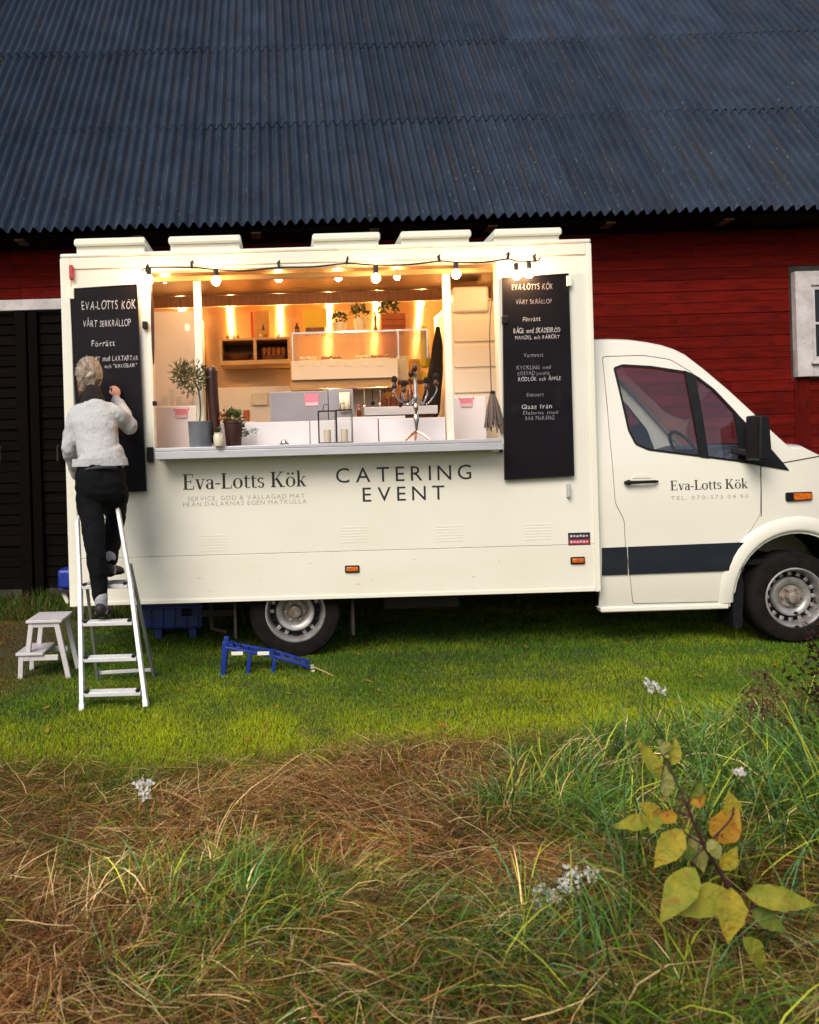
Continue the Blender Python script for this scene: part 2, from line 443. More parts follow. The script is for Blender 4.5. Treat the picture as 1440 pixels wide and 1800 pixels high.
# ------------------------------------------------------------------ ground
def gz(x, y):
    """height of the ground"""
    z = .02 * noise.noise(Vector((x * .8, y * .8, 0))) + .012 * noise.noise(Vector((x * 2.6, y * 2.6, 3)))
    e = lawn_edge(x)
    if y < e:
        k = min(1, (e - y) / 1.2); z += k * (.05 + .10 * noise.noise(Vector((x * 1.3, y * 1.6, 8))) + .05 * noise.noise(Vector((x * 3.2, y * 3.6, 12))))
    if x > 1.2: z += .12 * min(1, (x - 1.2) / 2.2) * max(0, min(1, (6.0 - y) / 1.5))
    return z
def lawn_edge(x): return 4.68 + .072 * max(x, 0) ** 2 * (1 if x < 4 else 0) + (1.152 + (x - 4) * .2 if x >= 4 else 0) + .12 * math.sin(x * 2.3) 
axis_x = [-250, -120, -60, -35, -20, -13] + [(-9 + i * .3) for i in range(70)] + [14, 20, 35, 60, 120, 250]
axis_y = [-200, -90, -40, -15, -6, -2, 0, 1] + [1.6 + i * .25 for i in range(42)] + [14, 18, 25, 40, 80, 150, 300]
mb = MB(); nx, ny = len(axis_x), len(axis_y)
for y in axis_y:
    for x in axis_x: mb.v.append((x, y, gz(x, y) if -9 <= x <= 13 and 0 < y < 13 else 0))
for j in range(ny - 1):
    for i in range(nx - 1): mb.f.append((j * nx + i, j * nx + i + 1, (j + 1) * nx + i + 1, (j + 1) * nx + i))
tag(build(mb, 'ground', M['soil']), kind='structure')

# ------------------------------------------------------------------ barn
BW, EAVE_Y, EAVE_Z, PT = 10.5, 9.98, 4.12, R(48)
BX0, BX1 = -9.0, 13.6
barn = thing('barn', 'long red timber barn with a corrugated slate blue roof behind the food truck', 'barn', (2, BW, 0))
bo = barn.location
def empty_part(name, parent):
    o = bpy.data.objects.new(name, None); COL.objects.link(o); o.parent = parent; return o
core = MB().box(BX0 + .06, BX1 - .06, BW + .06, BW + 10, .0, EAVE_Z + .5)
wall = build(core, 'wall', M['stone'], barn, smooth=False)
# lap boards; the doorway keeps clear
DX0, DX1, DZ0, DZ1 = -5.35, -.9, .12, 3.31
row_h = .132; nrow = int((EAVE_Z + .35 - .42) / row_h)
cache = {}
def board_mesh(L, h=row_h, th=.010, m='plank', nm='plank'):
    k = (round(L, 1), h, m)
    if k in cache: return cache[k]
    q = MB(); L = k[0]
    q.add([(0, -th, 0), (L, -th, 0), (L, 0, 0), (0, 0, 0), (0, -th * .35, h - .004), (L, -th * .35, h - .004), (L, 0, h - .004), (0, 0, h - .004)],
          [(0, 3, 2, 1), (4, 5, 6, 7), (0, 1, 5, 4), (1, 2, 6, 5), (2, 3, 7, 6), (3, 0, 4, 7)])
    me = bpy.data.meshes.new(nm); me.from_pydata(q.v, [], q.f); me.materials.append(M[m]); cache[k] = me
    return me
WIN = (P(1397, 570, BW).x, P(1397, 570, BW).x + 1.35, P(1400, 663, BW).z, P(1400, 478, BW).z)
for r_ in range(nrow):
    z = .42 + r_ * row_h
    spans = [(BX0, BX1)]
    cuts = []
    if z < DZ1 + .13: cuts.append((DX0 - .1, DX1 + .1))
    if z + row_h > WIN[2] + .03 and z < WIN[3] - .03: cuts.append((WIN[0] + .02, WIN[1] - .02))
    for c0, c1 in cuts:
        ns = []
        for a, b in spans:
            if c1 <= a or c0 >= b: ns.append((a, b)); continue
            if a < c0: ns.append((a, c0))
            if c1 < b: ns.append((c1, b))
        spans = ns
    for a, b in spans:
        x = a
        while x < b - .05:
            L = random.choice((3.6, 4.2, 4.8, 5.4, 6.0))
            if b - x < L + 1.2: L = b - x
            L = max(.1, round(L, 1))
            inst('plank', board_mesh(L), wall, (x - bo.x, BW + .058 - bo.y - random.uniform(0, .005), z), (random.uniform(-.012, .012), 0, 0))
            x += L + .003
# corner board under the window
inst('plank', board_mesh(2.3, .17), wall, (P(1425, 680, BW).x - bo.x, BW + .028 - bo.y, .3), (0, -math.pi / 2, 0))
plinth = build(MB().box(BX0, DX0, BW - .02, BW + .06, -.2, .41).box(DX1, BX1, BW - .02, BW + .06, -.2, .41).box(DX0, DX1, BW + .02, BW + .06, -.2, .1), 'plinth', M['stone'], barn, smooth=False)
lint = build(MB().box(DX0 - .1, DX1 + .1, BW - .05, BW + .058, DZ1, DZ1 + .125), 'door_lintel', M['casing'], barn, bevel=.008)
# double door of horizontal boards
for (a, b) in ((DX0, -3.06), (-2.8, DX1)):
    dr = empty_part('door', barn)
    z = DZ0; k = 0
    while z < DZ1 - .03:
        h = min(.118, DZ1 - z)
        inst('plank', board_mesh(b - a, .118, .03, 'dark_plank'), dr, (a - bo.x, BW + .035 - bo.y + random.uniform(-.006, .006), z), (random.uniform(-.03, .02), random.uniform(-.002, .002), 0))
        z += .122
    for xx in ():
        build(MB().box(xx - .045, xx + .05, BW - .03, BW + .008, DZ0, DZ1 - .01), 'batten', M['dark_plank'], dr, bevel=.006)
    build(MB().tube([(b - .2 if a < -4 else a + .2, BW - .03, 1.55), (b - .2 if a < -4 else a + .2, BW - .07, 1.57), (b - .2 if a < -4 else a + .2, BW - .07, 1.73), (b - .2 if a < -4 else a + .2, BW - .03, 1.75)], .009, 6), 'handle', M['stone'], dr)
build(MB().box(-3.06, -2.93, BW - .05, BW + .03, .02, DZ1 - .005), 'door_post', M['dark_plank'], barn, bevel=.008)
build(MB().box(-2.91, -2.8, BW - .045, BW + .03, .02, DZ1 - .005), 'door_post', M['dark_plank'], barn, bevel=.008)
# window at the right end
x0, x1, z0, z1 = WIN
win = build(MB().box(x0, x0 + .185, BW - .045, BW + .055, z0, z1).box(x1 - .185, x1, BW - .045, BW + .055, z0, z1)
            .box(x0 + .185, x1 - .185, BW - .043, BW + .055, z1 - .165, z1).box(x0 + .185, x1 - .185, BW - .043, BW + .055, z0, z0 + .17), 'window', M['casing'], barn, bevel=.006)
sx0, sx1, sz0, sz1 = x0 + .185, x1 - .185, z0 + .17, z1 - .165
fr = MB().box(sx0, sx0 + .045, BW - .02, BW + .05, sz0, sz1).box(sx1 - .045, sx1, BW - .02, BW + .05, sz0, sz1).box(sx0 + .045, sx1 - .045, BW - .02, BW + .05, sz1 - .05, sz1).box(sx0 + .045, sx1 - .045, BW - .02, BW + .05, sz0, sz0 + .06)
mid = (sx0 + sx1) / 2; zm = (sz0 + .06 + sz1 - .05) / 2
fr.box(mid - .025, mid + .025, BW - .018, BW + .045, sz0 + .06, sz1 - .05).box(sx0 + .045, mid - .025, BW - .01, BW + .04, zm - .014, zm + .014).box(mid + .025, sx1 - .045, BW - .01, BW + .04, zm - .014, zm + .014)
build(fr, 'sash', M['casing'], win, bevel=.003)
build(MB().box(x0 + .15, x1 - .15, BW - .09, BW - .046, z0 + .14, z0 + .175), 'sill', M['casing'], win, bevel=.005)
for a, b in ((sx0 + .045, mid - .025), (mid + .025, sx1 - .045)):
    for c, d in ((sz0 + .06, zm - .014), (zm + .014, sz1 - .05)):
        build(MB().box(a, b, BW + .02, BW + .026, c, d), 'pane', M['pane'], win, smooth=False)
# roof: corrugated sheets in overlapping rows
roof = build(MB().add([(BX0 - .3, EAVE_Y + .06, EAVE_Z - .05), (BX1 + .3, EAVE_Y + .06, EAVE_Z - .05), (BX1 + .3, 15, EAVE_Z - .05 + 4.94 * math.tan(PT)), (BX0 - .3, 15, EAVE_Z - .05 + 4.94 * math.tan(PT)),
                       (BX0 - .3, 20.4, EAVE_Z - .4), (BX1 + .3, 20.4, EAVE_Z - .4), (BX0 - .3, EAVE_Y + .1, EAVE_Z - .09), (BX1 + .3, EAVE_Y + .1, EAVE_Z - .09)],
                      [(0, 1, 2, 3), (3, 2, 5, 4), (6, 4, 5, 7), (0, 6, 7, 1), (0, 3, 4, 6), (1, 7, 5, 2)]), 'roof', M['dark_plank'], barn, smooth=False)
WAVE, NW = .1165, 9
q = MB(); SL = 2.26
for s_ in (0, 1):
    for j in range(2):
        for i in range(NW * 8 + 3):
            x = i / 8 * WAVE; q.v.append((x, j * SL, .036 * math.cos(2 * math.pi * i / 8) + (.0 if s_ == 0 else -.007)))
n8 = NW * 8 + 3
for i in range(n8 - 1):
    q.f.append((i, i + 1, n8 + i + 1, n8 + i)); o2 = 2 * n8
    q.f.append((o2 + i + 1, o2 + i, o2 + n8 + i, o2 + n8 + i + 1)); q.f.append((i + 1, i, o2 + i, o2 + i + 1)); q.f.append((n8 + i, n8 + i + 1, o2 + n8 + i + 1, o2 + n8 + i))
sme = bpy.data.meshes.new('sheet'); sme.from_pydata(q.v, [], q.f); sme.materials.append(M['roof']); sme.polygons.foreach_set('use_smooth', [True] * len(sme.polygons)); sme.set_sharp_from_angle(angle=R(50))
EXP = 2.12
for r_ in range(4):
    x = BX0 - .3 - (r_ % 2) * .0
    c = 0
    while x < BX1 + .2:
        d = r_ * EXP
        y = EAVE_Y - .06 + d * math.cos(PT); z = EAVE_Z - .02 + d * math.sin(PT)
        o = inst('sheet', sme, roof, (x - bo.x, y - bo.y, z + .016 * (3 - 0) * 0 + random.uniform(-.004, .004)), (PT + random.uniform(-.003, .003) - .004, 0, random.uniform(-.002, .002)))
        if r_ == 3: o.scale = (1, .53, 1)
        o.location.z += .006 * (c % 2) + r_ * .004
        x += NW * WAVE; c += 1
build(MB().bar((BX0 - .3, 15.0, EAVE_Z + 5.07 * math.tan(PT)), (BX1 + .3, 15.0, EAVE_Z + 5.07 * math.tan(PT)), .35, .06), 'ridge_cap', M['roof'], barn)
k = -6
while k < 9:
    x = P(450, 405, 10.1).x + k * 1.312
    build(MB().obox((x, 10.28, EAVE_Z - .075 + .0), (.11, .42, .045), Matrix.Rotation(PT * .0, 3, 'X')), 'rafter', M['wood_tail'], barn, bevel=.006); k += 1
build(MB().box(BX0, BX1, BW - .0, BW + .05, EAVE_Z - .1 + .0, EAVE_Z + .3), 'soffit_board', M['dark_plank'], barn, smooth=False)

# ------------------------------------------------------------------ grass
def blades(name, base, az, el, length, width, curl, tint, nseg, mat_, tipc=None, wob=0.0):
    """curved tapering blades; one mesh"""
    n = len(length)
    pts = np.zeros((n, nseg + 1, 3)); pts[:, 0] = base
    e = el.copy(); a = az.copy(); L = length / nseg
    for s in range(nseg):
        d = np.stack([np.cos(e) * np.cos(a), np.cos(e) * np.sin(a), np.sin(e)], 1)
        pts[:, s + 1] = pts[:, s] + d * L[:, None]
        e = e - curl / nseg
        if wob: a = a + RNG.normal(0, wob, n)
    floor_ = base[:, 2][:, None] + .012
    pts[:, 1:, 2] = np.maximum(pts[:, 1:, 2], floor_)
    # blade faces roughly towards its own normal, random roll
    rr = az + math.pi / 2 + RNG.normal(0, .7, n)
    side = np.stack([np.cos(rr), np.sin(rr), RNG.normal(0, .35, n)], 1); side /= np.linalg.norm(side, axis=1)[:, None]
    t = np.linspace(0, 1, nseg + 1)[:-1]; w = (1 - t ** 1.6 * .75)[None, :, None] * width[:, None, None] * .5
    left = pts[:, :-1] - side[:, None] * w; right = pts[:, :-1] + side[:, None] * w
    per = 2 * nseg + 1
    V = np.zeros((n, per, 3)); V[:, 0:2 * nseg:2] = left; V[:, 1:2 * nseg:2] = right; V[:, -1] = pts[:, -1]
    quads = nseg - 1
    idx = []; sizes = []
    for s in range(quads): idx += [2 * s, 2 * s + 1, 2 * s + 3, 2 * s + 2]; sizes.append(4)
    idx += [2 * quads, 2 * quads + 1, 2 * nseg]; sizes.append(3)
    idx = np.array(idx); o = (np.arange(n) * per)[:, None]
    LI = (idx[None] + o).ravel(); SZ = np.tile(sizes, n)
    me = bpy.data.meshes.new(name); me.vertices.add(n * per); me.vertices.foreach_set('co', V.ravel())
    me.loops.add(len(LI)); me.loops.foreach_set('vertex_index', LI)
    st = np.concatenate([[0], np.cumsum(SZ)[:-1]]); me.polygons.add(len(SZ)); me.polygons.foreach_set('loop_start', st)
    me.update(calc_edges=True)
    at = me.attributes.new('tint', 'FLOAT_COLOR', 'POINT')
    C = np.ones((n, per, 4)); C[:, :, :3] = tint[:, None]
    if tipc is not None:
        k = np.concatenate([np.repeat(t, 2), [1]])[None, :, None]; C[:, :, :3] = tint[:, None] * (1 - k) + tipc[:, None] * k
    at.data.foreach_set('color', C.ravel())
    me.materials.append(mat_); o_ = bpy.data.objects.new(name, me); COL.objects.link(o_); tag(o_, kind='stuff')
    return o_
def vnoise(x, y, s, seed=0):
    return np.array([noise.noise(Vector((a * s, b * s, seed))) for a, b in zip(x, y)])
M['blade'] = blade_mat('grass_blade')
GZ = np.vectorize(gz)
EDGE = np.vectorize(lawn_edge)
# -- mown lawn: coarse noise looked up on a small grid so that it stays quick
gx = np.linspace(-9, 13, 150); gy = np.linspace(1, 11, 90)
def field(s, seed): return np.array([[noise.noise(Vector((a * s, b * s, seed))) for a in gx] for b in gy])
f1, f2, f3, fz = field(.9, 1), field(3.1, 2), field(.45, 5), np.array([[gz(a, b) for a in gx] for b in gy])
def look(f, x, y):
    i = np.clip((x - gx[0]) / (gx[1] - gx[0]), 0, len(gx) - 1.001); j = np.clip((y - gy[0]) / (gy[1] - gy[0]), 0, len(gy) - 1.001)
    a, b = i.astype(int), j.astype(int); u, v = i - a, j - b
    return f[b, a] * (1 - u) * (1 - v) + f[b, a + 1] * u * (1 - v) + f[b + 1, a] * (1 - u) * v + f[b + 1, a + 1] * u * v
ex = np.array([lawn_edge(a) for a in gx])
def edge_of(x): return np.interp(x, gx, ex)
N = 860000
Y = 4.2 + (10.6 - 4.2) * RNG.random(N) ** 1.35
X = RNG.uniform(-.66, .98, N) * (Y + .8)
keep = (Y > edge_of(X) - .55 + .35 * look(f2, X, Y) + .3 * look(f1, X, Y)) 
X, Y = X[keep], Y[keep]; n = len(X)
A1, A2, A3 = look(f1, X, Y), look(f2, X, Y), look(f3, X, Y)
green, lime, dark, brown = np.array((.095, .21, .010)), np.array((.43, .50, .012)), np.array((.03, .075, .008)), np.array((.15, .07, .028))
near = np.clip((6.7 - Y) / 1.5, 0, 1) * .66
stripe = .5 + .5 * np.sin(Y * 5.2 + .8 * A1)
k = np.clip(.12 + near + .5 * A2 + .45 * A1 + .22 * (stripe - .5) + RNG.normal(0, .2, n), 0, 1)[:, None]
T = green * (1 - k) + lime * k
k = np.clip((A3 + .2) * .6 + RNG.normal(0, .25, n) - near * .6, 0, .8)[:, None]; T = T * (1 - k) + dark * k
bare = np.clip((-1.5 - X + .6 * A1) * 1.4, 0, 1) * np.clip((Y - 5.0) / 1.0, 0, 1) * np.clip((9.4 - Y) / .6, 0, 1)
k = np.clip(bare * .9 + (RNG.random(n) < .07) * .7, 0, 1)[:, None]; T = T * (1 - k) + brown * RNG.uniform(.5, 1.5, (n, 1)) * k
ln = RNG.uniform(.014, .036, n) * (1 + .4 * A2) * (1 - .35 * bare)
blades('lawn_grass', np.stack([X, Y, look(fz, X, Y) - .004], 1), RNG.uniform(0, 6.28, n), RNG.uniform(.6, 1.5, n), ln, RNG.uniform(.005, .010, n), RNG.uniform(0, 1.2, n), T, 1, M['blade'])
# longer unmown strip against the barn and under the truck
n = 40000; X = RNG.uniform(-8, 11, n); Y = RNG.uniform(8.9, 10.4, n) + .25 * look(f2, X, X * 0 + 9)
T = np.where(RNG.random((n, 1)) < .4, brown * .5, green * .55) * RNG.uniform(.5, 1.4, (n, 1))
blades('rough_grass', np.stack([X, Y, look(fz, X, Y) - .01], 1), RNG.uniform(0, 6.28, n), RNG.uniform(.9, 1.5, n), RNG.uniform(.06, .2, n), RNG.uniform(.005, .011, n), RNG.uniform(0, 1.4, n), T, 2, M['blade'])

# -- the unmown meadow in front: lodged clumps, straw and fresh blades
tan, straw, rust, grn, blue, yel, mar, dgr = [np.array(c) for c in ((.54, .26, .085), (.84, .60, .29), (.32, .095, .032), (.115, .235, .018), (.12, .285, .10), (.42, .45, .04), (.16, .045, .03), (.03, .08, .02))]
AZ, EL, LN, WD, CU, TT, TP, BB = [], [], [], [], [], [], [], []
def tussock(x, y, m_, spread, a0, asp, e0, esp, ln, cu, wd, pal, bright):
    """pal: list of (weight, colour)"""
    bx, by = RNG.normal(x, spread, m_), RNG.normal(y, spread, m_)
    w = np.cumsum([p[0] for p in pal]); pick = np.searchsorted(w / w[-1], RNG.random(m_))
    col = np.array([p[1] for p in pal])[np.clip(pick, 0, len(pal) - 1)] * RNG.uniform(.45, 1.35, (m_, 1)) * bright
    BB.append(np.column_stack([bx, by, look(fz, bx, by) - .01])); AZ.append(RNG.normal(a0, asp, m_))
    EL.append(np.clip(RNG.normal(e0, esp, m_), .03, 1.55)); CU.append(RNG.uniform(cu * .6, cu * 1.5, m_))
    LN.append(RNG.uniform(ln * .45, ln * 1.2, m_)); WD.append(RNG.uniform(wd * .6, wd * 1.4, m_)); TT.append(col); TP.append(col * 1.25)
nc = 4500
cy = 1.7 + (5.8 - 1.7) * RNG.random(nc) ** .9; cx = RNG.uniform(-.66, .98, nc) * (cy + .7)
c1, c2, c3 = look(f1, cx, cy), look(f2, cx, cy), look(field(.7, 11), cx, cy)
ok = cy < edge_of(cx) + .35 * c2 + .35 * c1 + .14 * RNG.normal(0, 1, nc)
mx_ = RNG.uniform(-5.2, -1.95, 560); my_ = RNG.uniform(4.3, 6.2, 560); ok2 = mx_ < -.378 * my_ + RNG.normal(0, .12, 560)
cx = np.concatenate([cx[ok], mx_[ok2]]); cy = np.concatenate([cy[ok], my_[ok2]]); nc = len(cx)
c1, c2, c3 = look(f1, cx, cy), look(f2, cx, cy), look(field(.7, 11), cx, cy)
for i in range(nc):
    e = edge_of(cx[i]) - cy[i]; u = cx[i] / max(cy[i], 1)
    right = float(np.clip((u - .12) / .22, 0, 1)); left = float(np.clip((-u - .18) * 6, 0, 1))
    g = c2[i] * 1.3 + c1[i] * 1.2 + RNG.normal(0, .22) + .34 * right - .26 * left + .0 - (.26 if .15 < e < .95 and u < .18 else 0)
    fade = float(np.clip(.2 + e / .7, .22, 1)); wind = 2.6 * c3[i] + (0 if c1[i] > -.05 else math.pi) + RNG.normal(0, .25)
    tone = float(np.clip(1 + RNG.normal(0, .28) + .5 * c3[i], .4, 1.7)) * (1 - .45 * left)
    if g > .36:      # fresh green tuft, fountain shaped
        pal = [(.1 if RNG.random() < .6 else .6, blue), (.55, grn), (.22, dgr), (.22, yel), (.08, straw)]
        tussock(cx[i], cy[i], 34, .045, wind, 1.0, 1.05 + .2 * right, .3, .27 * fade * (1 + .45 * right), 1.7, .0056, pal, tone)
    elif g > .02:   # mixed
        pal = [(.3, grn), (.25, yel), (.35, tan), (.3, straw), (.06, blue)]
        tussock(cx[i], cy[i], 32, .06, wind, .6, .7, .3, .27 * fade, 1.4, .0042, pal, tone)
    else:            # lodged straw, combed one way
        pal = [(.45, tan), (.34, straw), (.24, rust), (.08, yel)] if RNG.random() > .06 + .1 * right else [(.6, mar), (.3, tan)]
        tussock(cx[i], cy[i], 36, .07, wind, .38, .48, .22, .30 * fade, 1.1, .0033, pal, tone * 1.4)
for _ in range(80):   # taller green weeds that climb towards the edge
    y = RNG.uniform(2.7, 4.6); x = y * RNG.uniform(.36, .78)
    tussock(x, y, 26, .05, RNG.uniform(0, 6.28), 1.2, 1.25, .2, .48, 1.0, .007, [(.5, grn), (.3, dgr), (.25, blue), (.15, yel)], RNG.uniform(.5, 1.2))
cc = [np.concatenate(q) for q in (BB, AZ, EL, LN, WD, CU, TT, TP)]
blades('meadow_grass', cc[0], cc[1], cc[2], cc[3], cc[4], cc[5], cc[6], 5, M['blade'], cc[7], wob=.10)
# matted thatch that fills the floor of the meadow
n = 95000; Y = 1.6 + (5.6 - 1.6) * RNG.random(n) ** .8; X = RNG.uniform(-.66, .98, n) * (Y + .7)
ok = Y < edge_of(X) - .05; X, Y = X[ok], Y[ok]; n = len(X); g = look(f2, X, Y) + look(f1, X, Y)
isg = RNG.random(n) < np.clip(.3 + .5 * g + .12 * (X > 1), .03, .9)
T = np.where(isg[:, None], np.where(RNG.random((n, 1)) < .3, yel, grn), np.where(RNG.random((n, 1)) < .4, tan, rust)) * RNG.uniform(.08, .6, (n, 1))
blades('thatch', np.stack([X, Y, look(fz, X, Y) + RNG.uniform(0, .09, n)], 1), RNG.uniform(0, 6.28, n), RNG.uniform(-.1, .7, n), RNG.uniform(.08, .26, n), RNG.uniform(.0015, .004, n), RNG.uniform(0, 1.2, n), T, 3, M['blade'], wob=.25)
n = 26000; Y = 1.6 + (5.3 - 1.6) * RNG.random(n) ** .85; X = RNG.uniform(-.66, .98, n) * (Y + .7)
ok = Y < edge_of(X) - .15; X, Y = X[ok], Y[ok]; n = len(X); g = look(f2, X, Y) + look(f1, X, Y)
isg = RNG.random(n) < np.clip(.3 + .6 * g + .15 * (X > 1), .05, .9)
T = np.where(isg[:, None], np.where(RNG.random((n, 1)) < .35, yel, grn), np.where(RNG.random((n, 1)) < .45, straw, tan)) * RNG.uniform(.3, 1.1, (n, 1))
blades('matted_straw', np.stack([X, Y, look(fz, X, Y) + RNG.uniform(.03, .15, n)], 1), RNG.normal(0, .9, n) + math.pi * (RNG.random(n) < .5), RNG.uniform(-.25, .45, n), RNG.uniform(.1, .34, n), RNG.uniform(.0016, .0036, n), RNG.uniform(-.6, 1.5, n), T, 4, M['blade'], wob=.3)
# single tall bents that cross in front of the lawn
spots = [(1118, 1420, 3.6, .62, 1.75, (.4, .33, .15)), (1130, 1262, 4.9, .5, 1.9, (.3, .2, .06)), (380, 1560, 3.1, .75, 1.5, (.36, .22, .08)), (600, 1500, 3.3, .5, 1.2, (.36, .22, .08)),
         (60, 1400, 4.3, .75, 2.0, (.2, .12, .05)), (190, 1330, 4.6, .6, 2.2, (.25, .2, .07)), (860, 1420, 3.7, .3, 1.3, (.08, .05, .02)), (1180, 1560, 3.0, .6, 1.2, (.3, .24, .1)),
         (1350, 1400, 3.6, .75, 1.6, (.2, .19, .05)), (700, 1255, 5.2, .9, 2.5, (.28, .25, .08)), (1040, 1440, 3.4, .4, 1.9, (.34, .2, .1)), (1250, 1500, 3.1, .7, 1.4, (.26, .24, .06)), (300, 1420, 4.0, .5, 2.1, (.3, .26, .1))]
B_, A_, E_, L_, T_ = [], [], [], [], []
for (px, py, yy, L, el, c) in spots:
    for r_ in range(3):
        p = P(px, py, yy); B_.append((p.x + RNG.normal(0, .05), yy + RNG.normal(0, .08), gz(p.x, yy))); el2 = el + RNG.normal(0, .12)
        A_.append(0.0); E_.append(el2); L_.append(L * RNG.uniform(.7, 1.05)); T_.append(c)
n = len(B_)
blades('tall_bents', np.array(B_), np.array(A_), np.array(E_), np.array(L_), np.full(n, .0045), RNG.uniform(-.1, .5, n), np.array(T_), 6, M['blade'])
# ------------------------------------------------------------------ food truck
M['cream'] = mat('cream_body', (.84, .81, .72), (.81, .775, .67), 1.6, .34, bump=.12, bscale=2.2, spec=.5, coat=.25, col3=(.62, .58, .46), s3=3.5, t3=.7)
M['cab_paint'] = mat('cab_paint', (.84, .81, .72), (.82, .785, .69), 1.2, .22, spec=.5, coat=.5)
M['trim'] = mat('white_trim', (.84, .81, .70), None, rough=.4)
M['black'] = mat('black_plastic', (.006, .006, .008), (.010, .010, .012), 12, .5, spec=.25, bump=.1, bscale=90)
M['moulding'] = mat('grey_moulding', (.012, .015, .023), (.017, .02, .028), 8, .45, spec=.3)
M['rubber'] = mat('tyre_rubber', (.007, .006, .007), (.014, .011, .010), 14, .9, spec=.15, bump=.4, bscale=60)
M['steelwheel'] = mat('wheel_silver', (.5, .49, .5), (.33, .3, .28), 12, .42, metal=.6)
M['rustwheel'] = mat('hub_rust', (.2, .13, .08), (.38, .35, .31), 22, .6, metal=.5)
M['chassis'] = mat('chassis', (.012, .011, .012), (.03, .018, .012), 9, .8)
M['glass'] = glass_mat('cab_glass', (.95, .96, .97), .012)
M['clear'] = glass_mat('clear_glass', (.96, .97, .96), -.01)
M['orange'] = mat('orange_lens', (.75, .17, .01), (.5, .09, .01), 50, .25, coat=.4)
M['ink'] = mat('black_vinyl', (.018, .018, .02), None, rough=.4)
M['greyink'] = mat('grey_vinyl', (.42, .40, .36), None, rough=.5)
M['steel'] = mat('steel_counter', (.56, .56, .60), (.50, .50, .54), 4, .42, metal=.25, stretch=(1, 6, 6))
M['lilac'] = mat('white_laminate', (.78, .75, .80), (.74, .71, .76), 2, .28, spec=.5, coat=.3)
M['ceil'] = mat('interior_white', (.82, .77, .68), None, rough=.5)
M['inwood'] = mat('pale_wood', (.62, .40, .19), (.5, .3, .13), 5, .45, stretch=(1, 8, 8))
M['inwood_d'] = mat('brown_wood', (.2, .075, .03), (.12, .04, .018), 7, .5, stretch=(8, 1, 1))
def brushed():
    m = bpy.data.materials.new('brushed_steel'); m.use_nodes = True
    n, l = m.node_tree.nodes, m.node_tree.links; b = n['Principled BSDF']
    b.inputs['Base Color'].default_value = (.56, .40, .24, 1); b.inputs['Metallic'].default_value = 1; b.inputs['Roughness'].default_value = .3
    b.inputs['Anisotropic'].default_value = 1.0
    tc = n.new('ShaderNodeTexCoord'); mp = n.new('ShaderNodeMapping'); mp.inputs['Scale'].default_value = (1, 1, 260); l.new(tc.outputs['Object'], mp.inputs[0])
    nz = n.new('ShaderNodeTexNoise'); nz.inputs['Scale'].default_value = 1.5; l.new(mp.outputs[0], nz.inputs['Vector'])
    mr = n.new('ShaderNodeMapRange'); mr.inputs[3].default_value = .36; mr.inputs[4].default_value = .44; l.new(nz.outputs[0], mr.inputs[0]); l.new(mr.outputs[0], b.inputs['Roughness'])
    tv = n.new('ShaderNodeCombineXYZ'); tv.inputs[2].default_value = 1
    l.new(tv.outputs[0], b.inputs['Tangent'])
    return m
M['brushed'] = brushed()

TY = 6.9
M['gold'] = mat('warm_metal_lining', (.52, .38, .22), (.42, .29, .15), 3, .36, metal=.75, stretch=(1, 6, 6))
truck = thing('food_truck', 'cream food truck with an open lit serving hatch parked on the lawn by the barn', 'food truck', (1.2, TY, 0))
BXa, BXb, BZa, BZb, BYb = -1.645, 2.355, .475, 3.112, 9.0
HX0, HX1, HZ0, HZ1 = -1.0, 1.665, 1.60, 3.02
SK = .835  # skirt seam
side = MB()
xs, zs = [BXa, HX0, HX1, BXb], [SK, HZ0, HZ1, BZb]
def holed(mb, xs, zs, y0, y1):
    o = len(mb.v)
    for y in (y0, y1):
        for z in zs:
            for x in xs: mb.v.append((x, y, z))
    g = lambda i, j, k: o + k * 16 + j * 4 + i
    for j in range(3):
        for i in range(3):
            if i == 1 and j == 1: continue
            mb.f.append((g(i, j, 0), g(i + 1, j, 0), g(i + 1, j + 1, 0), g(i, j + 1, 0)))
            mb.f.append((g(i, j, 1), g(i, j + 1, 1), g(i + 1, j + 1, 1), g(i + 1, j, 1)))
    for (a, b) in (((1, 1), (2, 1)), ((2, 1), (2, 2)), ((2, 2), (1, 2)), ((1, 2), (1, 1))):
        mb.f.append((g(*a, 0), g(*a, 1), g(*b, 1), g(*b, 0)))
    out = [(i, 0) for i in range(4)] + [(3, j) for j in range(1, 4)] + [(i, 3) for i in (2, 1, 0)] + [(0, j) for j in (2, 1)]
    for i in range(len(out)):
        a, b = out[i], out[(i + 1) % len(out)]
        mb.f.append((g(*a, 0), g(*b, 0), g(*b, 1), g(*a, 1)))
holed(side, xs, zs, TY, TY + .045)
build(side, 'side_panel', M['cream'], truck, smooth=False)
M['cream_low'] = mat('cream_skirt', (.84, .81, .72), (.79, .75, .64), 2.2, .42, bump=.05, bscale=5, col3=(.5, .44, .32), s3=22, t3=.69, stretch=(.5, 1, 1.6))
build(MB().box(BXa, BXb, TY - .003, TY + .04, BZa, SK - .004), 'skirt_panel', M['cream_low'], truck, bevel=.003)
build(MB().box(BXa, BXb, BYb - .045, BYb, BZa, BZb), 'far_side_panel', M['cream'], truck, smooth=False)
build(MB().box(BXa, BXa + .04, TY + .046, BYb - .046, BZa + .05, BZb), 'rear_panel', M['cream'], truck, smooth=False)
build(MB().box(BXb - .04, BXb, TY + .046, BYb - .046, BZa + .05, BZb), 'front_panel', M['cream'], truck, smooth=False)
build(MB().box(BXa - .012, BXb + .012, TY - .014, BYb + .014, BZb + .001, BZb + .035), 'roof', M['trim'], truck, bevel=.014, seg=3)
